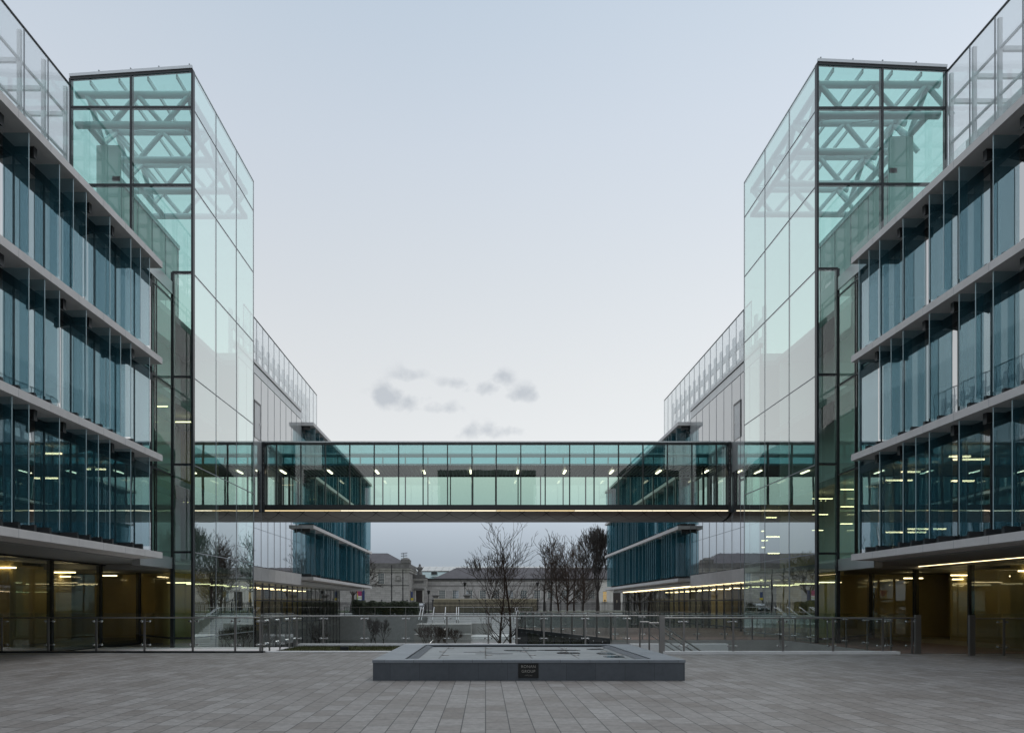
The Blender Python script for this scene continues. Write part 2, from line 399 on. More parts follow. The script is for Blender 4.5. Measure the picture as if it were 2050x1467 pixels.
def storey_wall(root, S, y0, y1, z0, z1, dark=0.0, blinds=True, ygreen=None):
    """glazed outer wall of one storey: panes, mullions, blinds behind"""
    s = S['s']; X = s * S['Xw']
    g = MB(); fr = MB(); bl = MB()
    n = max(1, round((y1 - y0) / 1.333)); st = (y1 - y0) / n
    for k in range(n):
        a, b = y0 + k * st, y0 + (k + 1) * st
        pane_x(g, X, a + .02, b - .02, z0, z1 - .3, G_wing)
        fr.box(X - s * .02, X + s * .10, b - .025, b + .025, z0, z1, M_dark)
        if blinds and (random.random() < 0.72 or k == n - 1):
            d = random.choice([1.0, 1.0, .9, .8, .62]) if k < n - 1 else 1.0  # last bay: full blind added in place of the bright sky reflection
            bl.box(X + s * .28, X + s * .295, a + .05, b - .05 - random.choice([0, 0, .35]), z1 - .32 - (z1 - z0 - .4) * d, z1 - .3, M_blind)
    fr.box(X - s * .012, X + s * .10, y0, y1, z1 - .3, z1, M_darkpanel)
    fr.box(X - s * .02, X + s * .10, y0, y1, z0, z0 + .07, M_dark)
    g.build('wall_glazing', root); fr.build('window_frame', root)
    if bl.v: bl.build('blind', root)

def interior(root, S, y0, y1, xin, levels, lights, warm_ground=True):
    s = S['s']; xb = S['Xg'] + 5.0
    for i, z in enumerate(levels):
        MB().box(s * (xin + .12), s * xb, y0, y1, z - .05, z + SLAB_T - .03, M_ceil).build('floor_slab', root)
    wl = MB()
    wl.box(s * xb, s * (xb + .3), y0, y1, COURT, levels[-1] + SLAB_T, M_inner)
    wl.build('inner_wall', root)
    for (z, ys, x, w_, l_, along) in lights:
        for y in ys:
            m = MB()
            if along == 'y': m.box(s * (x - w_), s * (x + w_), y - l_, y + l_, z - .05, z, M_lamp)
            else: m.box(s * (x - l_), s * (x + l_), y - w_, y + w_, z - .05, z, M_lamp)
            m.build('ceiling_light', root)

def roof_screen(root, S, y0, y1, z0, z1, pitch, far):
    s = S['s']; X = s * S['Xscr']; sc_ = bpy.data.objects.new('roof_screen', None); COL.objects.link(sc_); sc_.parent = root
    sc_.location = Vector((X, (y0 + y1) / 2, z0)) - root.location
    n = round((y1 - y0) / pitch); st_ = (y1 - y0) / n
    for k in range(n):
        g = MB(); g.box(X, X + s * .016, y0 + k * st_ + .015, y0 + (k + 1) * st_ - .015, z0, z1, G_screen); g.build('screen_pane', sc_)
    ed = MB()
    ed.box(X - s * .03, X + s * .05, y0, y1, z1, z1 + .05, M_dark)
    for k in range(n + 1):
        y = y0 + k * st_; ed.box(X - s * .01, X + s * .03, y - .014, y + .014, z0, z1, M_greysteel)
    ed.build('screen_edge', sc_)
    gr = MB()
    if far:
        for k in range(n + 1):
            y = y0 + k * st_ + .1; gr.box(X + s * .9, X + s * 1.05, y - .22, y + .22, z0, z1 - .3, M_frit)
        zz_ = z1 - 1.0
        while zz_ > z0 + 3.2:
            gr.box(X + s * .91, X + s * 1.04, y0, y1, zz_ - .5, zz_, M_frit); zz_ -= 1.35
        gr.box(X + s * 1.0, X + s * 1.03, y0, y1, z0, z0 + 3.2, M_frit)
    else:
        for k in range(n + 1):
            y = y0 + k * st_; gr.box(X + s * .12, X + s * .26, y - .05, y + .05, z0, z1 - .05, M_whsteel)
        for zq in (z1 - 1.15, z1 - 2.9, z1 - 5.2): gr.box(X + s * .14, X + s * .22, y0, y1, zq - .08, zq, M_whsteel)
        for k in range(n):
            y = y0 + k * st_
            gr.bar((X + s * .9, y, z1 - 3.0), (X + s * .9, y + st_, z1 - 3.0), .22, .3, M_whsteel)
            gr.bar((X + s * .3, y + st_, z1 - 1.2), (X + s * 2.6, y + st_, z1 - 1.2), .12, .16, M_whsteel)
            if k % 2 == 0: gr.box(X + s * 1.6, X + s * 1.9, y, y + st_ * .9, z0, z1 - 3.6, M_frit)
        gr.box(X + s * 2.6, X + s * 2.75, y0, y1, z1 - 1.35, z1 - 1.1, M_whsteel)
        gr.box(X + s * 2.6, X + s * 2.75, y0, y1, z1 - 4.6, z1 - 4.35, M_whsteel)
    gr.build('screen_frame', sc_)

def near_wing(key, label):
    S = SIDES[key]; s = S['s']; Z = S['Zb']; Yn = S['Yn']; Yt = S['Yt']; Yse = S['Yse']
    root = thing('office_wing', (s * S['Xw'], (Yn + Yt) / 2, 0), label, 'office building', 'glazed office wings with finned ledges')
    leds = [ledge(root, S, z, Yn, Yse, i) for i, z in enumerate(Z)]
    Ywm = Yse + .93                     # last mullion of the finned wall; bare green glass beyond it
    for i in range(3):
        z0, z1 = Z[i] + SLAB_T, Z[i + 1]
        storey_wall(root, S, Yn, Ywm, z0, z1, blinds=(i > 0))
        g = MB(); pane_x(g, s * S['Xw'], Ywm + .05, Yt - .05, z0, z1 + SLAB_T, G_corner); g.build('wall_glazing', root)
        MB().box(s * (S['Xw'] + .55), s * (S['Xw'] + .6), Ywm + .35, Yt - .2, z0, z1, M_lobby).build('inner_wall', root)
        fr = MB()
        for y in (Ywm + .03, Ywm + .42): fr.box(s * (S['Xw'] - .015), s * (S['Xw'] + .1), y - .025, y + .025, z0, z1 + SLAB_T, M_dark)
        fr.box(s * (S['Xw'] - .02), s * (S['Xw'] + .1), Ywm, Yt, z1 - .05, z1 + .02, M_dark)
        fr.build('window_frame', root)
        n = S['fins'][i]
        fin_row(root, S, z0, z1, [S['fend'] - PITCH * k for k in n if S['fend'] - PITCH * k > 13.5])
        for k in range(0, 18):
            y = S['fend'] - PITCH * k - .02
            if k not in n: bracket_mb(S, y, z1, False).build('bracket', leds[i + 1])
            if k % 5 != 2: bracket_mb(S, y, z0, True).build('bracket', leds[i])
    # silver fascia at roof level and at the first floor beyond the ledges
    m = MB()
    m.box(s * (S['Xw'] - .03), s * (S['Xw'] + .3), Yse + .02, Yt - .03, Z[3] + SLAB_T + .0, Z[3] + SLAB_T + .52, M_silver)
    m.build('roof_fascia', root)
    m = MB(); m.box(s * (S['Xw'] - .02), s * (S['Xw'] + .3), Yse + .01, Yt - .03, Z[0] - .25, Z[0] + SLAB_T - .01, M_silver); m.build('floor_fascia', root)
    # soffit over the set-back ground floor
    m = MB(); x0, x1 = s * (S['Xw'] - .6), s * (S['Xg'] + .3); zs = S['Zg']
    m.prism([(x0, Z[0] - .004), (x0, Z[0] + .1), (x1, Z[0] + .1), (x1, zs)], 'y', Yn, Yse - .02, M_soffit)
    x2 = s * (S['Xw'] + .32)
    m.prism([(x2, Z[0] - .03), (x2, Z[0] + .1), (x1, Z[0] + .1), (x1, zs)], 'y', Yse - .02, S['Yc'] + .3, M_soffit)
    m.build('soffit', root)
    # set-back ground floor glazing, its corner and the slanting return to the tower
    Xg, zg0, zg1 = s * S['Xg'], -0.3, S['Zg'] - .02
    gy = [Yn + i * (S['Yc'] - Yn) / 8 for i in range(9)]
    for a, b in zip(gy, gy[1:]):
        g = MB(); pane_x(g, Xg, a + .04, b - .04, zg0, zg1, G_ground); g.build('ground_glazing', root)
    g = MB(); g.quad((Xg, S['Yc'], zg0), (s * S['Xw'], Yt, zg0), (s * S['Xw'], Yt, zg1), (Xg, S['Yc'], zg1), G_ground); g.build('ground_glazing', root)
    fr = MB()
    for y in gy: fr.box(Xg - s * .04, Xg + s * .16, y - .06, y + .06, zg0, zg1, M_dark)
    fr.box(Xg - s * .05, Xg + s * .12, Yn, S['Yc'], zg1 - .06, zg1, M_dark); fr.box(Xg - s * .05, Xg + s * .12, Yn, S['Yc'], zg0, zg0 + .14, M_dark)
    fr.bar((Xg, S['Yc'], zg1 - .04), (s * S['Xw'], Yt, zg1 - .04), .1, .1, M_dark); fr.bar((Xg, S['Yc'], .19), (s * S['Xw'], Yt, .19), .08, .07, M_dark)
    fr.box(s * S['Xw'] - .07, s * S['Xw'] + .07, Yt - .05, Yt + .09, -3.6, zg1, M_dark)
    fr.build('ground_frame', root)
    # inside of the ground floor: timber lined cores, lit strips
    for k, (ya, yb, xa, mt) in enumerate([(Yn + 1, Yn + 6, 2.2, M_warm), (15.5, 18.6, 2.4, M_lobby), (19.2, 22.0, 1.5, M_warm), (22.9, 24.0, 3.2, M_lobby), (24.8, 25.5, 1.1, M_warm), (27.2, 31.0, 2.6, M_warm)]):
        MB().box(Xg + s * xa, Xg + s * (xa + 1.6), ya, yb, zg0, zg1 - .1, mt).build('core_wall', root)
    MB().box(Xg - s * .8, Xg + s * 5, 34.0, 34.15, -.02, zg1, M_warm).build('inner_wall', root)
    MB().box(Xg + s * .1, Xg + s * 5, Yn, 48, -.32, -.02, M_floorin).build('ground_floor_slab', root)
    lights = [(S['Zg'] - .35, [20.5, 24.8, 28.4, 31.6], S['Xg'] + 1.3, .05, .42, 'x'), (S['Zg'] - .45, [23.0, 26.9, 30.2], S['Xg'] + 2.6, .05, .42, 'x'),
              (Z[1] - .3, [19.5, 23.3, 26.0], S['Xw'] + 1.6, .04, .35, 'x'), (Z[1] - .9, [24.6], S['Xw'] + 2.6, .04, .4, 'x')]
    if key == 'R': lights.append((Z[1] - .55, [22.6, 26.4], S['Xw'] + 1.4, .04, .5, 'x')); lights.append((Z[0] + 1.3, [26.4, 27.6], S['Xw'] + 2.4, .04, .8, 'x'))
    interior(root, S, Yn, Yt - .1, S['Xw'], Z, lights)
    MB().box(s * (S['Xw'] + .1), s * (S['Xg'] + 5), Yn - .2, Yn, COURT, Z[3] + .3, M_inner).build('end_wall', root)
    MB().box(s * (S['Xw'] + .3), s * (S['Xg'] + 5), Yn, Yt - .02, Z[3] + SLAB_T - .02, Z[3] + SLAB_T + .25, M_silver).build('roof', root)
    z0s = Z[3] + SLAB_T + .2
    roof_screen(root, S, Yt - 1.42 * 15 - .02, Yt - .02, z0s, 23.5 if key == 'L' else 23.6, 1.42 if key == 'L' else 1.33, False)
    if key == 'R':
        for k in range(10):
            y1 = Yse - k * 1.9; g = MB(); g.box(s * (S['Xs'] + .05), s * (S['Xs'] + .066), y1 - 1.88, y1, Z[3] + SLAB_T, Z[3] + SLAB_T + .30, G_rail); g.build('glass_upstand', root)
        m = MB(); m.box(Xg - s * .45, Xg - s * .40, Yn, S['Yc'] - .6, zg1 + .0, zg1 + .035, M_led)
        m.build('light_strip', root)
    return root

def tower(key, label):
    S = SIDES[key]; s = S['s']; Yt, Yb = S['Yt'], S['Ytb']; Xt, Xo, Xm, Xw = s * S['Xt'], s * S['Xscr'], s * S['Xm'], s * S['Xw']
    zc, zo = S['Ztop']
    root = thing('glass_tower', (Xt, (Yt + Yb) / 2, 0), label, 'glass tower', 'glazed atrium towers at the bridge ends')
    tz = S['tz']; zr = S['Zb'][3] + SLAB_T + .3
    def top(x): return zc + (zo - zc) * (abs(x) - S['Xt']) / (S['Xscr'] - S['Xt'])
    # front face: full width above the wing roof, a narrow strip below it
    rows = [-3.6] + tz
    for a, b in zip(rows, rows[1:]):
        if b <= tz[4] + .01:
            g = MB(); pane_y(g, Yt, Xt, Xw, a, b, G_corner); g.build('glass_pane', root)
    for (xa, xb) in ((Xt, Xm), (Xm, Xo)):
        lv = [tz[4] if xa == Xt else zr] + tz[5:]
        for a, b in zip(lv, lv[1:]): g = MB(); pane_y(g, Yt, xa, xb, a, b, G_tower); g.build('glass_pane', root)
        g = MB(); g.quad((xa, Yt, lv[-1]), (xb, Yt, lv[-1]), (xb, Yt, top(xb)), (xa, Yt, top(xa)), G_tower); g.build('glass_pane', root)
        g = MB(); g.quad((xa, Yb, zr), (xb, Yb, zr), (xb, Yb, top(xb)), (xa, Yb, top(xa)), G_roof); g.build('back_pane', root)
        g = MB(); g.quad((xa, Yt, top(xa) - .02), (xb, Yt, top(xb) - .02), (xb, Yb, top(xb) - .02), (xa, Yb, top(xa) - .02), G_roof); g.build('roof_pane', root)
    if True:    # strip of front glass between the wall plane and the middle mullion, down to the wing roof
        g = MB(); pane_y(g, Yt, Xw, Xm, zr, tz[4], G_tower); g.build('glass_pane', root)
    ty = S['tower_y']
    lv = [-3.6] + tz + [zc]
    for ya, yb in zip(ty, ty[1:]):
        for a, b in zip(lv, lv[1:]): g = MB(); pane_x(g, Xt, ya, yb, a, b, G_side); g.build('glass_pane', root)
    g = MB(); pane_x(g, Xo, Yt, Yb, zr, zo, G_roof); g.build('side_pane', root)
    # mullions and transoms
    m = MB(); w_ = .045
    for x, z0 in ((Xt, -3.6), (Xm, zr), (Xo, zr)):
        m.box(x - w_, x + w_, Yt - .02, Yt + .16, z0, top(x), M_dark)
    m.box(Xw - .06, Xw + .06, Yt - .02, Yt + .14, -3.6, tz[4], M_dark)
    for i, z in enumerate(tz):
        xa = Xw if i < 5 else Xo
        m.box(Xt, xa, Yt - .015, Yt + .12, z - .045, z + .045, M_dark)
    m.bar((Xt, Yt + .03, zc - .03), (Xo, Yt + .03, zo - .03), .12, .09, M_dark)
    m.build('front_mullion', root)
    m = MB()
    for y in ty[1:]:
        m.box(Xt - s * .012, Xt + s * .05, y - .014, y + .014, -3.6, zc, M_greysteel)
    for z in tz:
        m.box(Xt - s * .014, Xt + s * .06, Yt, Yb, z - .018, z + .018, M_greysteel)
    m.box(Xt - s * .02, Xt + s * .10, Yt, Yb, zc - .02, zc + .03, M_silver)
    m.build('side_mullion', root)
    m = MB(); m.bar((Xt - s * .02, Yt - .03, zc + .09), (Xo, Yt - .03, zo + .09), .08, .12, M_silver)
    for t in (0.02, .27, .5, .76): m.box(Xt + (Xo - Xt) * t - .02, Xt + (Xo - Xt) * t + .02, Yt - .06, Yt, zc + (zo - zc) * t + .03, zc + (zo - zc) * t + .22, M_greysteel)
    m.build('roof_capping', root)
    # tubular roof trusses
    zt, zb, rr = 23.45, 22.15, .145
    for j, y in enumerate((Yt + .45, Yt + 2.75, Yt + 5.1, Yb - .3)):
        m = MB(); m.tube((Xt + s * .25, y, zt), (Xo, y, zt), rr, mat=M_tube, n=12); m.tube((Xt + s * .25, y, zb), (Xo, y, zb), rr, mat=M_tube, n=12)
        x = S['Xt'] + .3; k = 0
        while x + 1.12 < S['Xscr'] + .6:
            a = (s * x, y, zt if k % 2 == 0 else zb); b = (s * (x + 1.12), y, zb if k % 2 == 0 else zt)
            m.tube(a, b, .105, mat=M_tube, n=10); x += 1.12; k += 1
        m.build('roof_truss', root)
    for x in (S['Xt'] + .35, S['Xscr'] - .5):
        m = MB(); m.tube((s * x, Yt + .45, zt), (s * x, Yb - .3, zt), .14, mat=M_tube, n=12); m.tube((s * x, Yt + .45, zb), (s * x, Yb - .3, zb), .14, mat=M_tube, n=12)
        y = Yt + .45; k = 0; dy_ = (Yb - .75 - Yt) / 6
        for k in range(6):
            a = (s * x, y, zt if k % 2 == 0 else zb); b = (s * x, y + dy_, zb if k % 2 == 0 else zt); m.tube(a, b, .12, mat=M_tube, n=10); y += dy_
        m.build('side_truss', root)
    m = MB(); x = S['Xt'] + .7
    while x < S['Xscr']:
        m.bar((s * x, Yt + .1, top(s * x) - .16), (s * x, Yb, top(s * x) - .16), .07, .16, M_tube); x += 1.22
    m.build('roof_rafter', root)
    m = MB()
    for y in (Yt + .45, Yt + 2.75, Yt + 5.1):
        for i in range(2):
            xa = S['Xt'] + .5 + 2.24 * i; m.tube((s * xa, y, zb), (s * (xa + 1.0), y + 2.3, zt), .014, mat=M_greysteel, n=5); m.tube((s * (xa + 1.6), y, zb), (s * xa, y + 2.3, zt), .014, mat=M_greysteel, n=5)
    m.build('tie_rod', root)
    # lobby block and landings inside
    xl = S['Xt'] + 3.9
    m = MB(); m.box(s * xl, s * (xl + 1.0), Yt + 1.6, Yb - .2, zr, 20.4, M_lobby)
    m.box(s * (xl - .05), s * (xl + 1.0), Yt + 1.5, Yt + 1.6, zr, 22.0, M_lobby); m.build('lobby_wall', root)
    m = MB()
    for k in range(5):
        y = Yt + 1.7 + k * (Yb - Yt - 2) / 4; m.box(s * (xl - .02), s * xl, y - .02, y + .02, zr, 20.4, M_greysteel)
    m.box(s * (xl - .06), s * (xl + .3), Yt + 1.5, Yb - .2, 20.4, 20.62, M_tube)
    m.build('lobby_trim', root)
    for i, z in enumerate(S['Zb']):
        m = MB(); m.box(s * (S['Xw'] + .8), s * (S['Xg'] + 5), Yt + .15, Yb - .1, z - .05, z + SLAB_T, M_ceil); m.build('landing', root)
        if i < 3:
            m = MB(); m.box(s * (S['Xw'] + 2.6), s * (S['Xw'] + 2.8), Yt + .8, Yb - 1.0, z + SLAB_T, S['Zb'][i + 1] - .05, M_lobby); m.build('landing_wall', root)
        if i < 3:
            m = MB(); m.box(s * (S['Xw'] + .9), s * (S['Xw'] + 3.2), Yb - .5, Yb - .35, z + SLAB_T, S['Zb'][i + 1] - .06, M_warm if (i == 1) == (s < 0) and i < 2 else M_lobby); m.build('landing_wall', root)
        if i in ((2,) if s < 0 else (1,)):
            for y in (Yt + 1.6, Yt + 4.2):
                for dz_ in ((0,) if s < 0 else (0, -.75, -1.5)):
                    m = MB(); m.box(s * (S['Xw'] + .95), s * (S['Xw'] + 1.9 + .3 * dz_), y - .04, y + .04, z - .36 + dz_, z - .33 + dz_, M_led); m.build('landing_light', root)
    for y in (Yt + 1.6, Yt + 3.6, Yt + 5.6):
        m = MB(); m.box(s * (S['Xt'] + .7), s * (S['Xt'] + 1.8), y - .05, y + .05, 2.56, 2.60, M_led); m.build('landing_light', root)
    m = MB(); m.box(s * (S['Xt'] + 2.2), s * (S['Xt'] + 2.4), Yt + 2.5, Yb - 2.4, -.3, 3.2, M_warm); m.build('landing_wall', root)
    if s < 0: MB().box(s * (S['Xw'] + .2), s * (S['Xg'] + .8), Yt + 4.3, Yt + 4.45, -.25, 3.1, M_warm).build('landing_wall', root)
    m = MB(); m.box(s * (S['Xt'] + .1), s * (S['Xg'] + 5), Yt + .2, Yb - .1, -.32, -.25, M_floorin); m.build('ground_landing', root)
    m = MB(); m.box(s * (S['Xt'] + .1), s * (S['Xg'] + 5), Yt + .2, Yb - .1, 3.1, 3.3, M_ceil); m.build('ground_ceiling', root)
    m = MB(); m.box(s * (S['Xg'] + 4.8), s * (S['Xg'] + 5), Yt + .1, Yb, -3.6, zr, M_inner); m.build('inner_wall', root)
    return root

def far_wing(key, label):
    S = SIDES[key]; s = S['s']; Z = S['Zb']; Yb, Ys, Ye = S['Ytb'] + .05, S['Yfs'], S['Yfe']; X = s * S['Xw']
    root = thing('office_wing', (X, (Yb + Ye) / 2, 0), label, 'office building', 'glazed office wings with finned ledges')
    leds = []
    for i, z in enumerate(Z):
        m = MB(); m.box(s * S['Xs'], s * (S['Xw'] + .02), Ys, Ye, z, z + SLAB_T, M_slab)
        leds.append(m.build('ledge', root))
    n = round((Ys - Yb) / 1.3); st_ = (Ys - Yb) / n
    zc = Z[3] + .39
    for k in range(n):
        a, b = Yb + k * st_, Yb + (k + 1) * st_
        for z0, z1 in ((Z[0] + .45, 6.0), (6.0, 9.4), (9.4, zc)):
            g = MB(); g.box(X, X + s * .03, a + .012, b - .012, z0 + .01, z1 - .01, G_white if z0 > 9 else G_wing); g.build('wall_panel', root)
        g = MB(); g.box(X + s * .01, X + s * .04, a + .01, b - .01, zc + .05, zc + .52, M_silver); g.build('band_panel', root)
        g = MB(); g.box(X - s * .02, X + s * .04, a + .008, b - .008, Z[0] - .36, Z[0] + .42, M_slab); g.build('band_panel', root)
    m = MB()
    m.box(X + s * .05, X + s * .1, Yb, Ys, Z[0] - .3, 15.5, M_darkpanel)
    m.box(X - s * .05, X + s * .2, Yb, Ys, zc + .57, zc + .76, M_white)
    for k in range(n + 1): y = Yb + k * st_; m.box(X - s * .012, X + s * .02, y - .014, y + .014, Z[0] + .42, zc, M_greysteel)
    m.build('wall_frame', root)
    # white door onto the footbridge roof
    d = MB(); d.box(X - s * .03, X + s * .0, 39.05, 39.98, 11.2, 13.2, M_white); dd = d.build('door', root)
    d = MB()
    for y in (39.0, 40.02): d.box(X - s * .04, X, y - .04, y + .04, 11.2, 13.3, M_dark)
    d.box(X - s * .045, X, 38.96, 40.06, 13.2, 13.32, M_dark); d.build('door_frame', dd)
    MB().box(X - s * .07, X - s * .03, 39.82, 39.92, 12.1, 12.16, M_chrome).build('handle', dd)
    for i in range(3):
        z0, z1 = Z[i] + SLAB_T, Z[i + 1]
        storey_wall(root, S, Ys, Ye - .3, z0, z1, blinds=(i > 0))
        rng = random.Random(i * 3 + (1 if s > 0 else 5)); y = Ys + .75
        while y < Ye - .2:
            if rng.random() < .86: fin_row(root, S, z0, z1, [y], G_finfar)
            if rng.random() < .8: bracket_mb(S, y, z0, True).build('bracket', leds[i])
            y += PITCH * (1 if rng.random() < .55 else 2) * 1.0
        bracket_mb(S, Ys + .3, z1, False).build('bracket', leds[i + 1])
    MB().box(s * (S['Xw'] + .12), s * (S['Xg'] + .4), Yb, Ye - .01, Z[0] - .29, Z[0] - .02, M_white).build('soffit', root)
    MB().box(s * (S['Xs'] + .05), s * (S['Xw'] - .01), Ys + .03, Ye - .05, Z[0] - .02, Z[0] - .004, M_soffit).build('soffit', root)
    # glazed ground floor going down into the court
    Xg = s * S['Xg'] if s > 0 else s * 14.9
    Xg = s * 15.2
    ny = round((Ye - 3 - Yb) / 1.45); sy = (Ye - 3 - Yb) / ny
    for k in range(ny):
        a, b = Yb + k * sy, Yb + (k + 1) * sy
        g = MB(); pane_x(g, Xg, a + .02, b - .02, -3.6, Z[0] - .3, G_ground); g.build('ground_glazing', root)
    m = MB()
    for k in range(ny + 1): y = Yb + k * sy; m.box(Xg - s * .02, Xg + s * .1, y - .03, y + .03, -3.6, Z[0] - .3, M_dark)
    for z in (.22, 1.9): m.box(Xg - s * .015, Xg + s * .1, Yb, Ye - 3, z - .04, z + .04, M_dark)
    m.build('ground_frame', root)
    for k in range(6):
        ya = Yb + 2 + k * 6; MB().box(Xg + s * 2.5, Xg + s * 3.4, ya, ya + 3.2, -.2, Z[0] - .3, M_warm if k % 2 == 0 else M_inner).build('core_wall', root)
    lights = [(Z[0] - .55, [Yb + 1.5 + 3.2 * k for k in range(8)], 16.4, .06, .6, 'x')]
    if s > 0: lights += [(Z[1] - .5 - .47 * k - random.uniform(0, .15), [38.2 + random.uniform(-.4, .4), 40.6, 50.5 + random.uniform(-.5, .5)][k % 2:], S['Xw'] + 1.2 + random.uniform(0, .5), .03, random.uniform(.25, .55), 'x') for k in range(6)]
    interior(root, S, Yb, Ye - .4, S['Xw'], Z, lights)
    MB().box(Xg + s * .1, s * (S['Xg'] + 5), Yb, Ye - 3, -.4, -.1, M_floorin).build('ground_floor_slab', root)
    m = MB(); m.box(s * (S['Xw'] + .1), s * (S['Xg'] + 5), Ye - .4, Ye - .2, Z[0] - .02, Z[3] + .3, M_inner); m.box(s * 15.3, s * (S['Xg'] + 5), Ye - 3.2, Ye - 3.0, COURT, Z[0] - .31, M_inner); m.build('end_wall', root)
    MB().box(s * (S['Xw'] + .15), s * (S['Xg'] + 5), Yb, Ye - .2, Z[3] + SLAB_T - .02, Z[3] + .6, M_silver).build('roof', root)
    roof_screen(root, S, S['scr_far'][0], S['scr_far'][1], Z[3] + .6, 23.35, 1.46, True)
    if s > 0:
        MB().box(Xg - s * .4, Xg - s * .33, Yb + .3, Ye - 5, Z[0] - .36, Z[0] - .30, M_led).build('light_strip', root)
    return root

near_wing('L', 'near left office wing with blue glass fins, its ledges ending beside the left tower')
near_wing('R', 'near right office wing with blue glass fins and a glowing line under its lowest ledge')
tower('L', 'left glass atrium tower with tubular roof trusses rising beside the grass planter side')
tower('R', 'right glass atrium tower with tubular roof trusses rising beside the timber deck')
far_wing('L', 'far left office wing beyond the footbridge, teal fins beside a white panelled wall')
far_wing('R', 'far right office wing beyond the footbridge, teal fins above a warm light line')

# ================================================================== footbridge
def footbridge():
    Y0, Y1 = 40.46, 43.86; x0, x1 = -13.23, 14.53; zt, zc, zf, zl, zb = 11.16, 9.86, 7.52, 7.16, 6.72
    root = thing('footbridge', (0.65, 42.1, zb), 'enclosed glass footbridge with lit ceiling lamps linking the two towers', 'footbridge')
    k = Y0 / F
    xs = [x0 + .25] + [(553.6 + 48.9 * i - CX) * k for i in range(19)] + [x1 - .25]
    for i, (a, b) in enumerate(zip(xs, xs[1:])):
        for Y, nm in ((Y0, 'front_pane'), (Y1, 'back_pane')):
            g = MB(); pane_y(g, Y, a + .02, b - .02, zf, zc, G_bridge); g.build(nm, root)
            g = MB(); pane_y(g, Y, a + .02, b - .02, zc, zt, G_band); g.build('upper_pane', root)
    for Y, nm, dd in ((Y0, 'front_mullion', -1), (Y1, 'back_mullion', 1)):
        m = MB()
        for x in xs: m.box(x - .03, x + .03, Y - .06, Y + .10, zf, zt + .02, M_dark)
        m.box(x0, x1, Y - .03, Y + .06, zt - .10, zt + .0, M_dark)
        if dd > 0: m.box(x0, x1, Y - .05, Y + .06, zc - .06, zc + .04, M_dark)
        m.build(nm, root)
    m = MB(); m.box(x0, x1, Y0 - .10, Y0 + .3, zt + .022, zt + .10, M_silver); m.box(x0, x1, Y1 - .3, Y1 + .1, zt + .022, zt + .10, M_silver); m.build('roof_capping', root)
    m = MB(); m.quad((x0, Y0, zt + .01), (x1, Y0, zt + .01), (x1, Y1, zt + .01), (x0, Y1, zt + .01), G_roof); m.build('roof_pane', root)
    # ceiling with ribs
    m = MB(); m.box(x0, x1, Y0 + .12, Y1 - .12, zc, zc + .12, M_darkpanel)
    x = x0 + .1
    while x < x1: m.box(x, x + .05, Y0 + .14, Y1 - .14, zc - .05, zc, M_greysteel); x += .24
    m.build('ceiling', root)
    for i in range(11):
        x = (754.5 - 94.0 * 2 + 94.0 * i - CX) * .0308
        if x > x1 - .5: break
        m = MB(); m.box(x - .06, x + .06, 41.65, 42.65, zc - .10, zc - .052, M_lampw); m.build('ceiling_light', root)
    MB().box(x0, x1, Y0 + .0, Y1, zl + .05, zf, M_dark).build('floor_edge', root)
    for k_ in range(6):
        a_, b_2 = x0 + .02 + (x1 - x0 - .04) * k_ / 6, x0 + .02 + (x1 - x0 - .04) * (k_ + 1) / 6
        MB().box(a_ + .015, b_2 - .015, Y0 - .05, Y0 - .003, zl - .015, zl + .025, M_ledw if k_ % 3 else M_led2).build('light_strip', root)
    # clad belly: shallow curve with a diamond pattern of joints
    m = MB(); n = 10; pr = []
    for i in range(n + 1):
        t = math.pi * i / n; pr.append((Y0 + (Y1 - Y0) * i / n, zl - .04 - (zl - .04 - zb) * math.sin(t) ** .55))
    pr = [(Y0, zl + .045)] + pr + [(Y1, zl + .045)]
    m.prism(pr, 'x', x0 + .01, x1 - .01, M_belly)
    m.build('belly', root)
    for x, sg in ((x0, 1), (x1, -1)):
        m = MB(); m.box(x, x + sg * .17, Y0 - .12, Y0 + .1, zl - .1, zt + .03, M_dark); m.box(x, x + sg * .17, Y1 - .1, Y1 + .1, zl - .1, zt + .03, M_dark)
        for i in range(12): m.ball((x + sg * .12, Y0 - .13, zf + .2 + i * .28), .025, M_chrome, 6)
        m.box(x + sg * .02, x + sg * .3, Y0 - .1, Y1 + .1, zt - .1, zt + .02, M_dark)
        m.build('movement_joint', root)
    for x in (x0 + 1.4, x1 - 1.4):     # door portal at each end
        m = MB(); 
        for y in (Y0 + .7, Y1 - .7): m.box(x - .06, x + .06, y - .05, y + .05, zf, zc - .06, M_dark)
        m.box(x - .06, x + .06, Y0 + .7, Y1 - .7, zc - .5, zc - .4, M_dark); m.build('door_portal', root)
    return root
m_, t_ = newmat("belly_cladding")
g_ = t_.n('ShaderNodeNewGeometry'); s_ = t_.n('ShaderNodeSeparateXYZ'); t_.l(g_.outputs['Position'], s_.inputs[0])
def tri(v): return t_.math('ABSOLUTE', t_.math('SUBTRACT', t_.math('FRACT', v), 0.5))
u1 = t_.math('DIVIDE', t_.math('ADD', s_.outputs[0], t_.math('MULTIPLY', s_.outputs[1], 1.0)), 1.45)
u2 = t_.math('DIVIDE', t_.math('SUBTRACT', s_.outputs[0], t_.math('MULTIPLY', s_.outputs[1], 1.0)), 1.45)
ln = t_.math('LESS_THAN', t_.math('MINIMUM', tri(u1), tri(u2)), 0.018)
b_ = t_.n('ShaderNodeBsdfPrincipled'); b_.inputs['Roughness'].default_value = .4; b_.inputs['Metallic'].default_value = .5
t_.l(t_.mix(ln, (0.31, 0.30, 0.29, 1), (0.04, 0.04, 0.04, 1)), b_.inputs['Base Color'])
o_ = t_.n('ShaderNodeOutputMaterial'); t_.l(b_.outputs[0], o_.inputs[0]); M_belly = m_
footbridge()

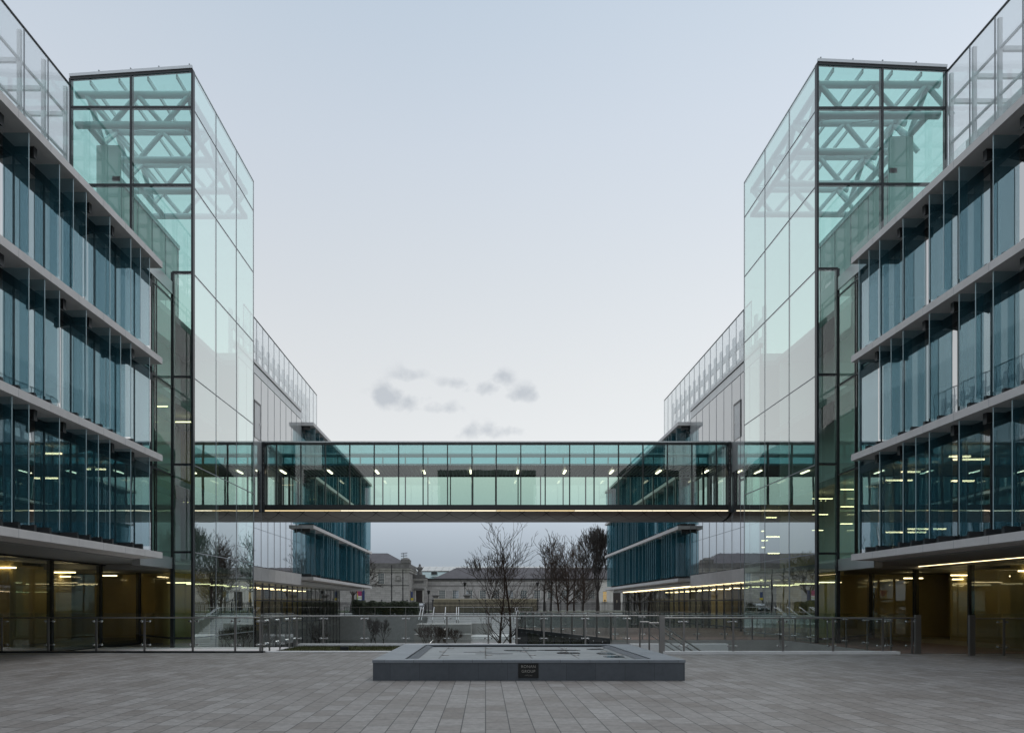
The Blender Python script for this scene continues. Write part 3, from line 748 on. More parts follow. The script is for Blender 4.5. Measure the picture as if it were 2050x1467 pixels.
# ================================================================== fountain
M_blue = stone("blue_limestone", (0.070, 0.080, 0.092), (0.105, 0.117, 0.132), (0.04, 0.045, 0.05), 0.62, 3.0, 'xz', 0.55, 0.004, 0.5, 0.10, 0.1)
M_cope = stone("coping_limestone", (0.165, 0.185, 0.205), (0.22, 0.242, 0.265), (0.06, 0.065, 0.07), 0.62, 9.0, 'xy', 0.45, 0.004, 0.5, 0.07, 0.08)  # same stone; sky reflected on the top put into a paler colour
M_copey = stone("coping_limestone_side", (0.165, 0.185, 0.205), (0.22, 0.242, 0.265), (0.06, 0.065, 0.07), 0.80, 9.0, 'yx', 0.45, 0.004, 0.5, 0.07, 0.08)  # side lengths, with the same reflected sky in the colour
M_tile = stone("basin_tile", (0.16, 0.175, 0.185), (0.24, 0.255, 0.262), (0.03, 0.03, 0.03), 1.06, 0.92, 'xy', 0.40, 0.018, 0.0, 0.08, 0.1, jit=0.0)
M_pool = pbr("still_water", (0.012, 0.014, 0.016), 0.05)
M_black = pbr("plaque_black", (0.006, 0.006, 0.006), 0.35)
M_letter = pbr("plaque_letters", (0.42, 0.40, 0.36), 0.5)
def fountain():
    x0, x1, y0, y1, zt = -2.39, 4.22, 14.40, 20.20, 0.435
    xi0, xi1, yi0, yi1 = -1.74, 3.58, 14.74, 19.92
    root = thing('fountain', ((x0 + x1) / 2, 17.3, 0), 'low blue-grey stone fountain basin with a black plaque on its front', 'fountain')
    m = MB()
    m.box(x0 + .012, x1 - .012, y0 + .012, yi0, 0, zt - .06, M_blue); m.box(x0 + .012, x1 - .012, yi1, y1 - .012, 0, zt - .06, M_blue)
    m.box(x0 + .012, xi0, yi0, yi1, 0, zt - .06, M_blue); m.box(xi1, x1 - .012, yi0, yi1, 0, zt - .06, M_blue)
    m.build('basin_wall', root)
    for nm, a in (('front', (x0, x1, y0, yi0 - .02)), ('back', (x0, x1, yi1, y1))):
        MB().box(*a, zt - .058, zt, M_cope).build('coping', root)
    for a in ((x0, xi0, yi0 - .02, yi1), (xi1, x1, yi0 - .02, yi1)):
        MB().box(*a, zt - .058, zt, M_copey).build('coping', root)
    MB().box(xi0, xi1, yi0 - .02, yi1, .15, zt - .055, M_tile).build('basin_floor', root)
    # sloping ribbed steel edges inside
    for xa, sg in ((xi0, 1), (xi1, -1)):
        m = MB(); m.prism([(xa + sg * .05, zt - .05), (xa + sg * .05, zt - .012), (xa + sg * .22, zt - .05)], 'y', yi0 + .05, yi1 - .1, M_steel)
        y = yi0 + .1
        while y < yi1 - .2:
            m.bar((xa + sg * .055, y, zt - .006), (xa + sg * .22, y, zt - .044), .02, .012, M_greysteel); y += .11
        m.box(xa + sg * .005, xa + sg * .045, yi0, yi1, zt - .055, zt - .04, M_dark); m.build('weir_edge', root)
    MB().box(xi0 + .1, xi1 - .1, yi1 - .10, yi1 - .002, zt - .055, zt - .02, M_dark).build('overflow_slot', root)
    rng = random.Random(4)
    for (cx, cy_, lx, ly) in ((.95, 18.2, .75, .22), (1.95, 18.3, .95, .20), (2.1, 17.2, .55, .30), (3.0, 18.7, .38, .22), (3.0, 17.0, .36, .36), (3.0, 16.0, .40, .24), (0.2, 17.0, .8, .05), (-.2, 17.6, .6, .04)):
        m = MB(); n = 18; pts = [(cx + lx * .5 * math.cos(2 * math.pi * i / n) * (1 + rng.uniform(-.12, .12)) * 1.15, cy_ + ly * math.copysign(abs(math.sin(2 * math.pi * i / n)) ** .6, math.sin(2 * math.pi * i / n)) * (1 + rng.uniform(-.1, .1))) for i in range(n)]
        m.prism(pts, 'z', zt - .055, zt - .049, M_pool); m.build('puddle', root)
    for ix in range(5):
        for iy in range(4):
            x, y = xi0 + .62 + ix * 1.05 + (iy % 2) * .15, yi0 + .5 + iy * 1.25
            if x > xi1 - .3: continue
            m = MB(); m.lathe([(.085, 0), (.09, .012), (.06, .016)], (x, y, zt - .055), M_steel, 14); m.build('nozzle', root)
    px0, px1 = at(1037.5, 0, y0)[0], at(1078, 0, y0)[0]
    pz1, pz0 = at(0, 1327, y0)[2], at(0, 1356, y0)[2]
    pl = MB().box(px0, px1, y0 - .010, y0 + .015, pz0, pz1, M_black).build('plaque', root)
    for txt, z, sz in (('RONAN', at(0, 1336.0, y0)[2], .082), ('GROUP', at(0, 1345.5, y0)[2], .082), ('MMXXII', at(0, 1352.6, y0)[2], .043)):
        cu = bpy.data.curves.new('lettering', 'FONT'); cu.body = txt; cu.size = sz; cu.align_x = 'CENTER'; cu.extrude = .001; cu.offset = -.0012
        cu.space_character = 1.08
        tx = bpy.data.objects.new('lettering', cu); COL.objects.link(tx); cu.materials.append(M_letter)
        dg = bpy.context.evaluated_depsgraph_get(); me = bpy.data.meshes.new_from_object(tx.evaluated_get(dg))
        bpy.data.objects.remove(tx); tx = bpy.data.objects.new('lettering', me); COL.objects.link(tx)
        tx.parent = pl; tx.rotation_euler = (R(90), 0, 0)
        tx.location = Vector(((px0 + px1) / 2, y0 - .0125, z)) - Vector(root.location) - Vector(pl.location)
fountain()
# ================================================================== planter with grass
def planter():
    root = thing('grass_planter', (-3.1, 25.0, 0), 'long sunken grass planter edged by a white kerb behind the fountain', 'planter')
    m = MB(); m.box(-7.42, 1.2, 22.96, 23.22, -.16, .035, M_white)
    for k in range(6): m.box(-7.4 + 1.45 * k, -7.392 + 1.45 * k, 22.955, 23.2, 0, .0365, M_greysteel)
    m.build('kerb', root)
    m = MB(); m.box(-7.42, 1.2, 26.95, 27.38, -.16, .05, M_white); m.build('kerb', root)
    m = MB(); m.box(-7.42, 1.2, 26.80, 26.94, -.15, -.02, M_dark); m.box(-7.42, -7.3, 23.22, 26.8, -.15, -.02, M_dark); m.build('drain_channel', root)
    g = MB(); nx, ny = 40, 18; rng = random.Random(3); vs = []
    for j in range(ny + 1):
        for i in range(nx + 1):
            vs.append((-7.3 + 8.45 * i / nx, 23.23 + 3.56 * j / ny, -.055 + rng.uniform(0, .04)))
    g.add(vs, [(j * (nx + 1) + i, j * (nx + 1) + i + 1, (j + 1) * (nx + 1) + i + 1, (j + 1) * (nx + 1) + i) for j in range(ny) for i in range(nx)], M_grass)
    for _ in range(9000):
        x, y = rng.uniform(-7.25, 1.1), rng.uniform(23.3, 26.7); h = rng.uniform(.03, .09); a = rng.uniform(0, 6.28); d = .012
        g.add([(x - d * math.cos(a), y - d * math.sin(a), -.04), (x + d * math.cos(a), y + d * math.sin(a), -.04), (x + rng.uniform(-.03, .03), y + rng.uniform(-.03, .03), -.04 + h)], [(0, 1, 2)], M_grass)
    go = g.build('grass', root); go['kind'] = 'stuff'
planter()
q = at(690, 1299, 24.2)
sp = thing('garden_spotlight', (q[0], 24.2, -.1), 'small black box spotlight standing in the planter grass', 'spotlight')
m = MB(); m.box(q[0] - .14, q[0] + .14, 24.1, 24.3, -.06, .12, M_dark); m.build('lamp_housing', sp)
m = MB(); m.tube((q[0], 24.2, -.14), (q[0], 24.2, -.05), .02, mat=M_dark); m.build('spike', sp)

# ================================================================== glass railings
def railing(label, pts, zb=0.0, rail=1.17, gtop=1.32, gbot=.12, thick=(), clamps=True, group='glass railings on steel posts', post_w=.065, glass_out=0.06, handrail=True, mat=None):
    """posts at pts (x, y); panes between"""
    P = [Vector((x, y, zb)) for x, y in pts]
    mid = (P[0] + P[-1]) / 2
    root = thing('glass_railing', mid, label, 'railing', group)
    pm = mat or M_steel
    d = (P[-1] - P[0]).normalized(); nrm_ = Vector((-d.y, d.x, 0))
    for i, p in enumerate(P):
        hw = .085 if i in thick else post_w / 2
        m = MB(); ht = rail + .10 if i in thick else rail
        m.bar(p + Vector((0, 0, .0)) , p + Vector((0, 0, ht)), hw * 2 if abs(d.x) > .5 else .03, .03 if abs(d.x) > .5 else hw * 2, pm) if False else None
        a, b = d * hw, nrm_ * (.05 if i in thick else .014)
        vs = [p + u + v + Vector((0, 0, z)) for z in (-.12, ht) for u, v in ((-a, -b), (a, -b), (a, b), (-a, b))]
        m.add(vs, [(3, 2, 1, 0), (4, 5, 6, 7), (0, 1, 5, 4), (1, 2, 6, 5), (2, 3, 7, 6), (3, 0, 4, 7)], pm)
        po = m.build('post', root)
        if clamps and i not in thick:
            for z in (1.05, .26):
                m = MB(); q0 = p + Vector((0, 0, zb * 0 + z))
                m.tube(q0 - d * .13 + nrm_ * glass_out, q0 + d * .13 + nrm_ * glass_out, .013, mat=M_chrome, n=6)
                for sg in (-1, 1): m.tube(q0 + d * sg * .13 + nrm_ * (glass_out - .035), q0 + d * sg * .13 + nrm_ * (glass_out + .05), .034, mat=M_chrome, n=10)
                m.build('clamp', po)
    for a, b in zip(P, P[1:]):
        if (b - a).length < .5: continue
        m = MB(); u0, u1 = a + d * .03 + nrm_ * (glass_out + .01), b - d * .03 + nrm_ * (glass_out + .01)
        t = nrm_ * .006
        vs = [q + v + Vector((0, 0, z)) for z in (gbot, gtop) for q, v in ((u0, -t), (u1, -t), (u1, t), (u0, t))]
        m.add(vs, [(3, 2, 1, 0), (4, 5, 6, 7), (0, 1, 5, 4), (1, 2, 6, 5), (2, 3, 7, 6), (3, 0, 4, 7)], G_rail); m.build('glass_pane', root)
    if handrail:
        m = MB(); m.tube(P[0] + Vector((0, 0, rail)) - nrm_ * .03, P[-1] + Vector((0, 0, rail)) - nrm_ * .03, .024, mat=M_steel, n=10); m.build('handrail', root)
    return root
kL = 22.85 / F
railing('long glass railing in front of the left ground-floor windows', [((x - CX) * kL, 22.85) for x in (-92, 3.6, 96.6, 192.8, 289.4, 386, 470.8, 521)])
railing('short glass railing returning along the left end of the planter', [(-7.50, y) for y in (22.95, 23.7, 24.9, 26.1, 27.2)], post_w=.10)
kC = 27.22 / F
railing('glass railing behind the planter and fountain above the sunken court', [((x - CX) * kC, 27.22) for x in (594, 647.2, 729, 812, 894.6, 977.7, 1034.6, 1089, 1172, 1256)], rail=1.15, gtop=1.2)
kR = 22.2 / F
railing('glass railing by the stair head on the right, with a thick end post', [((x - CX) * kR, 22.2) for x in (1325, 1369, 1468, 1567.5, 1668, 1767.5, 1826, 1837)], thick=(0, 7))
kR2 = 21.5 / F
railing('short glass railing right of the gate gap, by the deck', [((x - CX) * kR2, 21.5) for x in (1945, 2010, 2110)], thick=(0,))
MB_k = MB(); MB_k.box(5.75, 13.4, 22.05, 22.34, .001, .09, M_white); kb = MB_k.build('kerb'); tag(kb, 'white stone kerb under the right railing by the stair head', 'kerb')
MB_k = MB(); MB_k.box(-16.3, -7.4, 22.72, 22.945, .001, .055, M_dark); kb = MB_k.build('railing_channel'); tag(kb, 'dark metal channel holding the left railing at the plaza edge', 'channel')
# deck balustrades
a, b = Vector((5.70, 31.05)), Vector((2.10, 44.4))
railing('glass railing with dark posts along the slanting edge of the deck', [tuple(a + (b - a) * i / 9) for i in range(10)], post_w=.16, rail=1.12, gtop=1.15, glass_out=-.06)
railing('glass railing along the near edge of the timber deck', [(5.9 + 1.25 * i, 31.1) for i in range(7)], rail=1.1, gtop=1.15)
railing('glass railing along the side of the timber deck by the right tower', [(13.42, 22.6 + 1.4 * i) for i in range(7)], rail=1.1, gtop=1.15)
railing('glass railing at the back of the timber deck by the far right wing', [(2.2 + 1.62 * i, 47.3) for i in range(9)], rail=1.1, gtop=1.15)
# glazed side of the deck
root = thing('glazed_side_wall', (3.9, 37.7, 0), 'dark framed green glass side panels under the slanting deck railing', 'glass wall')
a, b = Vector((5.60, 30.98, 0)), Vector((1.98, 44.45, 0)); n = 6
for i in range(n):
    p0, p1 = a + (b - a) * (i / n), a + (b - a) * ((i + 1) / n)
    u = (p1 - p0) * .035
    m = MB(); m.quad(p0 + u + Vector((0, 0, -1.9)), p1 - u + Vector((0, 0, -1.9)), p1 - u + Vector((0, 0, -.14)), p0 + u + Vector((0, 0, -.14)), G_panel if 0 < i < n - 1 else M_darkpanel); m.build('side_panel', root)
m = MB(); m.bar(a + Vector((0, 0, -.02)), b + Vector((0, 0, -.02)), .12, .20, M_dark)
for i in range(n + 1): p0 = a + (b - a) * i / n; m.bar(p0 + Vector((0, 0, -2)), p0 + Vector((0, 0, -.1)), .08, .08, M_dark)
for i in range(14): p0 = a + (b - a) * (i + .5) / 14; m.ball(p0 + Vector((-.08, 0, -.12)), .03, M_chrome, 6)
m.build('side_frame', root)
# stair down into the court, with handrails
root = thing('court_stair', (8.6, 24.6, -1), 'stone stair going down into the court behind the right railing', 'stairs')
m = MB()
for i in range(20): m.box(5.75 + .29 * i, 5.75 + .29 * (i + 1) + .02, 22.36, 27.0, -3.6, -.18 * (i + 1) + .0, M_concrete)
m.build('step_flight', root)
m = MB(); m.box(5.75, 9.6, 27.0, 27.35, -3.6, .05, M_white); m.build('side_wall', root)
for y in (25.3, 23.85):
    m = MB(); m.tube((5.72, y, -.02), (5.72, y, .96), .03, mat=M_steel); m.tube((5.72, y, .96), (6.05, y, .96), .028, mat=M_steel); m.tube((6.05, y, .96), (11.4, y, -2.6), .028, mat=M_steel)
    m.tube((6.05, y, .52), (11.4, y, -3.0), .018, mat=M_steel)
    for t in (.3, .62): m.tube((6.05 + 5.35 * t, y, .96 - 3.56 * t), (6.05 + 5.35 * t, y, .1 - 3.56 * t), .02, mat=M_steel)
    m.build('handrail', root)
# ---- broad steps up to the street at the far end of the court
root = thing('street_steps', (0, 65, -1.5), 'broad pale steps climbing from the sunken court to the street', 'stairs')
m = MB()
for i in range(13): m.box(-2.9, 3.3, 57.0 + .38 * i, 62.4, COURT + .18 * i, COURT + .18 * (i + 1), M_white if i == 12 else M_slab)
m.build('lower_flight', root)
m = MB(); m.box(-6.2, 6.5, 62.4, 67.0, COURT, -1.27, M_slab)
for i in range(9): m.box(-6.0, 3.4, 67.0 + .55 * i, 72.28, -1.27 + .18 * i, -1.27 + .18 * (i + 1), M_slab)
m.box(-6.2, 3.6, 71.9, 72.29, .2, .43, M_white); m.build('upper_flight', root)
m = MB(); m.box(-6.3, -1.3, 62.0, 66.0, COURT, -.18, M_concrete); m.box(-6.3, -1.3, 60.0, 62.0, COURT, -1.0, M_concrete); m.build('planter_block', root)
m = MB(); m.box(-1.3, 0.6, 66.0, 66.4, COURT, -.20, M_concrete); m.build('planter_block', root)
for x in (843, 848, 869, 892, 914, 918, 1031, 1035):
    k_ = 71.6 / F; X_ = (x - CX) * k_
    m = MB(); m.tube((X_, 71.6, .3), (X_, 71.6, 1.35), .045, mat=M_chrome); m.tube((X_, 71.6, 1.35), (X_ + .15, 67.5, .1), .035, mat=M_chrome); m.tube((X_ + .15, 67.5, .1), (X_ + .15, 67.5, -1.2), .04, mat=M_chrome); m.build('handrail', root)
m = MB(); m.tube((-3.3, 62.6, -.25), (-5.2, 58.5, -2.1), .045, mat=M_chrome); m.build('handrail', root)
railing('far glass railing along the pavement edge above the left court wall', [(-15.0 + 1.63 * i, 72.5) for i in range(6)], zb=ST, rail=.92, gtop=.95, gbot=.06, clamps=False)
railing('far glass railing on the pavement edge right of the street steps', [(-2.8 + 1.55 * i, 72.5) for i in range(6)], zb=ST, rail=.92, gtop=.95, gbot=.06, clamps=False)

# ================================================================== bare winter trees
M_bark = pbr("bark", (0.040, 0.033, 0.028), 0.9, var=0.3, vscale=6.0)
M_bark2 = pbr("bark_brown", (0.055, 0.036, 0.026), 0.9, var=0.3, vscale=6.0)
def bare_tree(base, height, spread, label, seed, stems=1, trunk_h=.25, r0=.16, depth=6, mat=None, name='bare_tree', group='leafless trees', twig=.012, lean=0.0, up=.18, side=.35):
    rng = random.Random(seed); mat = mat or M_bark
    root = thing(name, base, label, 'tree', group)
    tr, cr = MB(), MB()
    def grow(p, d, L, r, lv):
        mb = tr if lv == 0 else cr
        n = 3 if lv < 4 else 2; sides = 8 if lv == 0 else (5 if lv < 3 else 3)
        for i in range(n):
            d = (d + Vector((rng.uniform(-1, 1), rng.uniform(-1, 1), rng.uniform(-.5, 1))) * .13 + Vector((0, 0, up * .25))).normalized()
            q = p + d * (L / n); r2 = max(twig * .8, r * (1 - .22 / n * (i + 1)))
            mb.tube(p, q, r, r2, n=sides, mat=mat, caps=False, smooth=True); p, r = q, r2
            if lv > 0 and lv < depth and rng.random() < side:
                t = rng.uniform(0, 6.283); o = d.orthogonal().normalized(); o2 = d.cross(o)
                dd = (d * .75 + (o * math.cos(t) + o2 * math.sin(t)) * rng.uniform(.5, .95)).normalized()
                grow(p, dd, L * rng.uniform(.5, .8), max(twig, r * .5), min(depth, lv + rng.choice([1, 2])))
        if lv < depth:
            k = 2 if rng.random() < .7 else 3
            if lv == 0: k = rng.choice([3, 4])
            t0 = rng.uniform(0, 6.283)
            for j in range(k):
                t = t0 + 6.283 * j / k + rng.uniform(-.4, .4); o = d.orthogonal().normalized(); o2 = d.cross(o)
                sp_ = spread * rng.uniform(.6, 1.2)
                dd = (d + (o * math.cos(t) + o2 * math.sin(t)) * sp_ + Vector((0, 0, up))).normalized()
                grow(p, dd, L * (rng.uniform(.72, .92) if lv > 0 else rng.uniform(.75, 1.0) * L0 / L), max(twig, r * (.68 if k == 2 else .58)), lv + 1)
    L0 = height * (1 - trunk_h) / 4.0
    for sN in range(stems):
        t = 6.283 * sN / max(1, stems) + seed
        off = Vector((math.cos(t), math.sin(t), 0)) * (.18 * stems if stems > 1 else 0)
        d = Vector((math.cos(t) * .16 * (stems > 1) + lean, math.sin(t) * .16 * (stems > 1), 1)).normalized()
        grow(Vector(base) + off * .6 - Vector((0, 0, .1)), d, max(.6, height * trunk_h), r0 * rng.uniform(.85, 1.1), 0)
    # scale the crown so the top is exactly at the wanted height
    top = max(v[2] for v in cr.v); f = height / max(.1, top - base[2])
    for mb in (tr, cr): mb.v = [(base[0] + (v[0] - base[0]) * f, base[1] + (v[1] - base[1]) * f, base[2] + (v[2] - base[2]) * f) for v in mb.v]
    tr.build('trunk', root); cr.build('crown', root)
    return root
def leader_tree(base, height, width, label, seed, stems=2, r0=.11, mat=None, low=.16, twig=.014, group='leafless trees', name='bare_tree', nb=26, gap=.5):
    """stems that run to the top, with side branches all the way up"""
    rng = random.Random(seed); mat = mat or M_bark
    root = thing(name, base, label, 'tree', group); cr = MB()
    def branch(p, d, L, r, lv):
        n = 5 if lv == 0 else 3
        for i in range(n):
            d = (d + Vector((rng.uniform(-1, 1), rng.uniform(-1, 1), rng.uniform(-.8, 1.1))) * .11 + Vector((0, 0, .06))).normalized()
            q = p + d * (L / n); r2 = max(twig * .7, r * .80); cr.tube(p, q, r, r2, n=5 if lv == 0 else 3, mat=mat, caps=False); p, r = q, r2
            if lv < 3 and i > 0 or lv == 0:
                if rng.random() < (.9, .75, .5)[min(lv, 2)]:
                    o = d.orthogonal().normalized(); o2 = d.cross(o); t = rng.uniform(0, 6.283)
                    dd = (d + (o * math.cos(t) + o2 * math.sin(t)) * rng.uniform(.5, .85) + Vector((0, 0, .10))).normalized()
                    branch(p, dd, L * rng.uniform(.42, .66), max(twig, r * .6), lv + 1)
    for sN in range(stems):
        hh = height * (1.0 if sN == 0 else rng.uniform(.84, .95))
        side = (-1 if sN % 2 else 1) * (0.5 if stems > 1 else 0)
        p = Vector((base[0] + side * gap, base[1] + rng.uniform(-.2, .2), base[2] - .1)); d = Vector((side * .10, rng.uniform(-.05, .05), 1)).normalized()
        n = 16; r = r0 * (1 if sN == 0 else .8); tr = MB()
        for i in range(n):
            t = i / n
            d = (d + Vector((rng.uniform(-1, 1), rng.uniform(-1, 1), 0)) * (.05 + .09 * t) + Vector((0, 0, .10))).normalized()
            q = p + d * (hh * 1.02 / n); r2 = max(twig, r0 * (1 - (i + 1) / (n + 1)) ** .9)
            (tr if t < .45 else cr).tube(p, q, r, r2, n=8 if t < .45 else 5, mat=mat, caps=False); p, r = q, r2
            if t > low:
                for _ in range(max(1, round(nb / n))):
                    az = rng.uniform(0, 6.283); el = rng.uniform(.25, .75) + .45 * t
                    L = width * .60 * (1.05 - .62 * t) * rng.uniform(.55, 1.1) * (.7 if t < low + .08 else 1)
                    branch(p - d * rng.uniform(0, hh / n), Vector((math.cos(az) * math.cos(el), math.sin(az) * math.cos(el), math.sin(el))), L, max(twig, r * .5), 0)
        tr.build('trunk', root)
    cr.build('crown', root)
    return root
def hgt(py, Y, z0): return H + (CY - py) * Y / F - z0
def tree_px(px, pyt, Y, z0, *a, **k): return bare_tree(((px - CX) * Y / F, Y, z0), hgt(pyt, Y, z0), *a, **k)
def lead_px(px, pyt, Y, z0, wpx, *a_, **k): return leader_tree(((px - CX) * Y / F, Y, z0), hgt(pyt, Y, z0), wpx * Y / F, *a_, **k)
lead_px(1010, 1079, 46, COURT, 175, 'twin-stemmed bare tree rising from the court right behind the fountain', 11, r0=.12, mat=M_bark2, low=.24, nb=26, twig=.014)
tree_px(980, 1080, 108, ST, .55, 'bare street tree with a short thick trunk behind the plywood hoarding', 5, trunk_h=.16, r0=.26, twig=.034, depth=6, side=.25)
lead_px(1096, 1092, 100, ST, 84, 'thin open bare tree, leftmost of the clump on the right', 21, stems=2, r0=.17, low=.22, nb=30, twig=.029, gap=.9)
lead_px(1127, 1098, 88, ST, 92, 'bushy bare tree in the middle of the clump on the right', 8, stems=3, r0=.15, low=.08, nb=34, twig=.024, mat=M_bark2, gap=1.1)
lead_px(1158, 1100, 98, ST, 84, 'bare multi-stemmed tree beside the tall dense tree', 33, stems=3, r0=.15, low=.08, nb=30, twig=.026, mat=M_bark2, gap=1.2)
tree_px(1196, 1046, 93, ST, .50, 'tallest dense bare tree with forked trunk by the far right wing', 14, stems=2, trunk_h=.24, r0=.30, twig=.028, up=.35, depth=7, side=.2)
tree_px(703, 1098, 98, ST, .75, 'wide bare tree by the far left wing in front of the museum', 17, trunk_h=.26, r0=.28, twig=.030, up=.05, side=.3)
g1 = 'young trees by the court wall'
for px_, top_, sd_ in ((738, 1236, 2), (757, 1234, 9), (767, 1237, 6)):
    tree_px(px_, top_, 64, COURT, .35, {2: 'slim bare sapling, leftmost by the court wall', 9: 'slim bare sapling, middle of three by the court wall', 6: 'slim bare sapling, rightmost of three by the court wall'}[sd_], sd_, trunk_h=.4, r0=.06, depth=5, twig=.012, name='bare_sapling', group=g1)
for px_, top_, sd_, lb in ((868, 1246, 3, 'sprawling bare shrub in the left of the steps planter'), (893, 1252, 12, 'smaller bare shrub beside the steps in the court')):
    tree_px(px_, top_, 58, -2.4 if sd_ == 3 else -2.4, .6, lb, sd_, stems=6, trunk_h=.3, r0=.03, depth=4, twig=.012, name='bare_shrub', group='leafless shrubs by the steps', mat=M_bark2)
tree_px(640, 1240, 52, COURT, .4, 'small bare sapling by the far left ground-floor glass', 41, trunk_h=.4, r0=.06, depth=5, twig=.012, name='bare_sapling', group=g1)

# ================================================================== the museum across the street and what stands before it
M_ash = stone("museum_ashlar", (0.27, 0.258, 0.245), (0.43, 0.41, 0.39), (0.12, 0.115, 0.11), 1.0, 0.42, 'xz', 0.85, 0.012, 0.5, 0.2, 0.2)
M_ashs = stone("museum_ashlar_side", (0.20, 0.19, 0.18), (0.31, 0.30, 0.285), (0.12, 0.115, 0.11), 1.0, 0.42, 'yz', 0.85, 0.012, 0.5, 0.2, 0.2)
M_trim = pbr("museum_trim", (0.27, 0.26, 0.24), 0.85, var=0.25, vscale=1.5)
M_trimd = pbr("museum_weathered", (0.13, 0.125, 0.12), 0.9, var=0.3, vscale=1.2)
M_slate = pbr("slate_roof", (0.050, 0.047, 0.054), 0.7, var=0.35, vscale=0.9)
M_pale = pbr("pale_roof", (0.40, 0.41, 0.40), 0.6, var=0.12, vscale=0.4)
M_gpale = pbr("green_pale_roof", (0.24, 0.31, 0.31), 0.5, var=0.08, vscale=0.4)
M_render = pbr("pale_render", (0.50, 0.48, 0.44), 0.8, var=0.08, vscale=1.0)
M_iron = pbr("black_iron", (0.012, 0.012, 0.013), 0.5)
M_door = pbr("dark_door", (0.018, 0.012, 0.011), 0.45)
M_ply = pbr("plywood_boards", (0.27, 0.235, 0.16), 0.8, var=0.12, vscale=1.3)
M_batten = pbr("pale_batten", (0.60, 0.53, 0.38), 0.7)
YM = 140.0; YW = 150.0
def X_(px, Y): return (px - CX) * Y / F
def Z_(py, Y): return H + (CY - py) * Y / F
def window(root, px0, px1, py0, py1, Y, lit=False, bars=True, blinds=True):
    x0, x1, z1, z0 = X_(px0, Y), X_(px1, Y), Z_(py0, Y), Z_(py1, Y)
    f = MB(); t = .10
    f.box(x0 - t, x0, Y - .06, Y + .1, z0, z1, M_render); f.box(x1, x1 + t, Y - .06, Y + .1, z0, z1, M_render); f.box(x0 - t, x1 + t, Y - .08, Y + .1, z1, z1 + .14, M_trim)
    w_ = f.build('window', root)
    g = MB(); pane_y(g, Y + .02 - .05, x0, x1, z0, z1, M_litwall if lit else G_house); g.build('pane', w_)
    b = MB()
    for i in (1, 2): b.box(x0 + (x1 - x0) * i / 3 - .02, x0 + (x1 - x0) * i / 3 + .02, Y - .05, Y - .035, z0, z1, M_render)
    for i in (1, 2, 3): b.box(x0, x1, Y - .052, Y - .036, z0 + (z1 - z0) * i / 4 - .02, z0 + (z1 - z0) * i / 4 + .02, M_render)
    b.build('glazing_bar', w_)
    MB().box(x0 - .15, x1 + .15, Y - .18, Y + .05, z0 - .16, z0, M_trim).build('sill', w_)
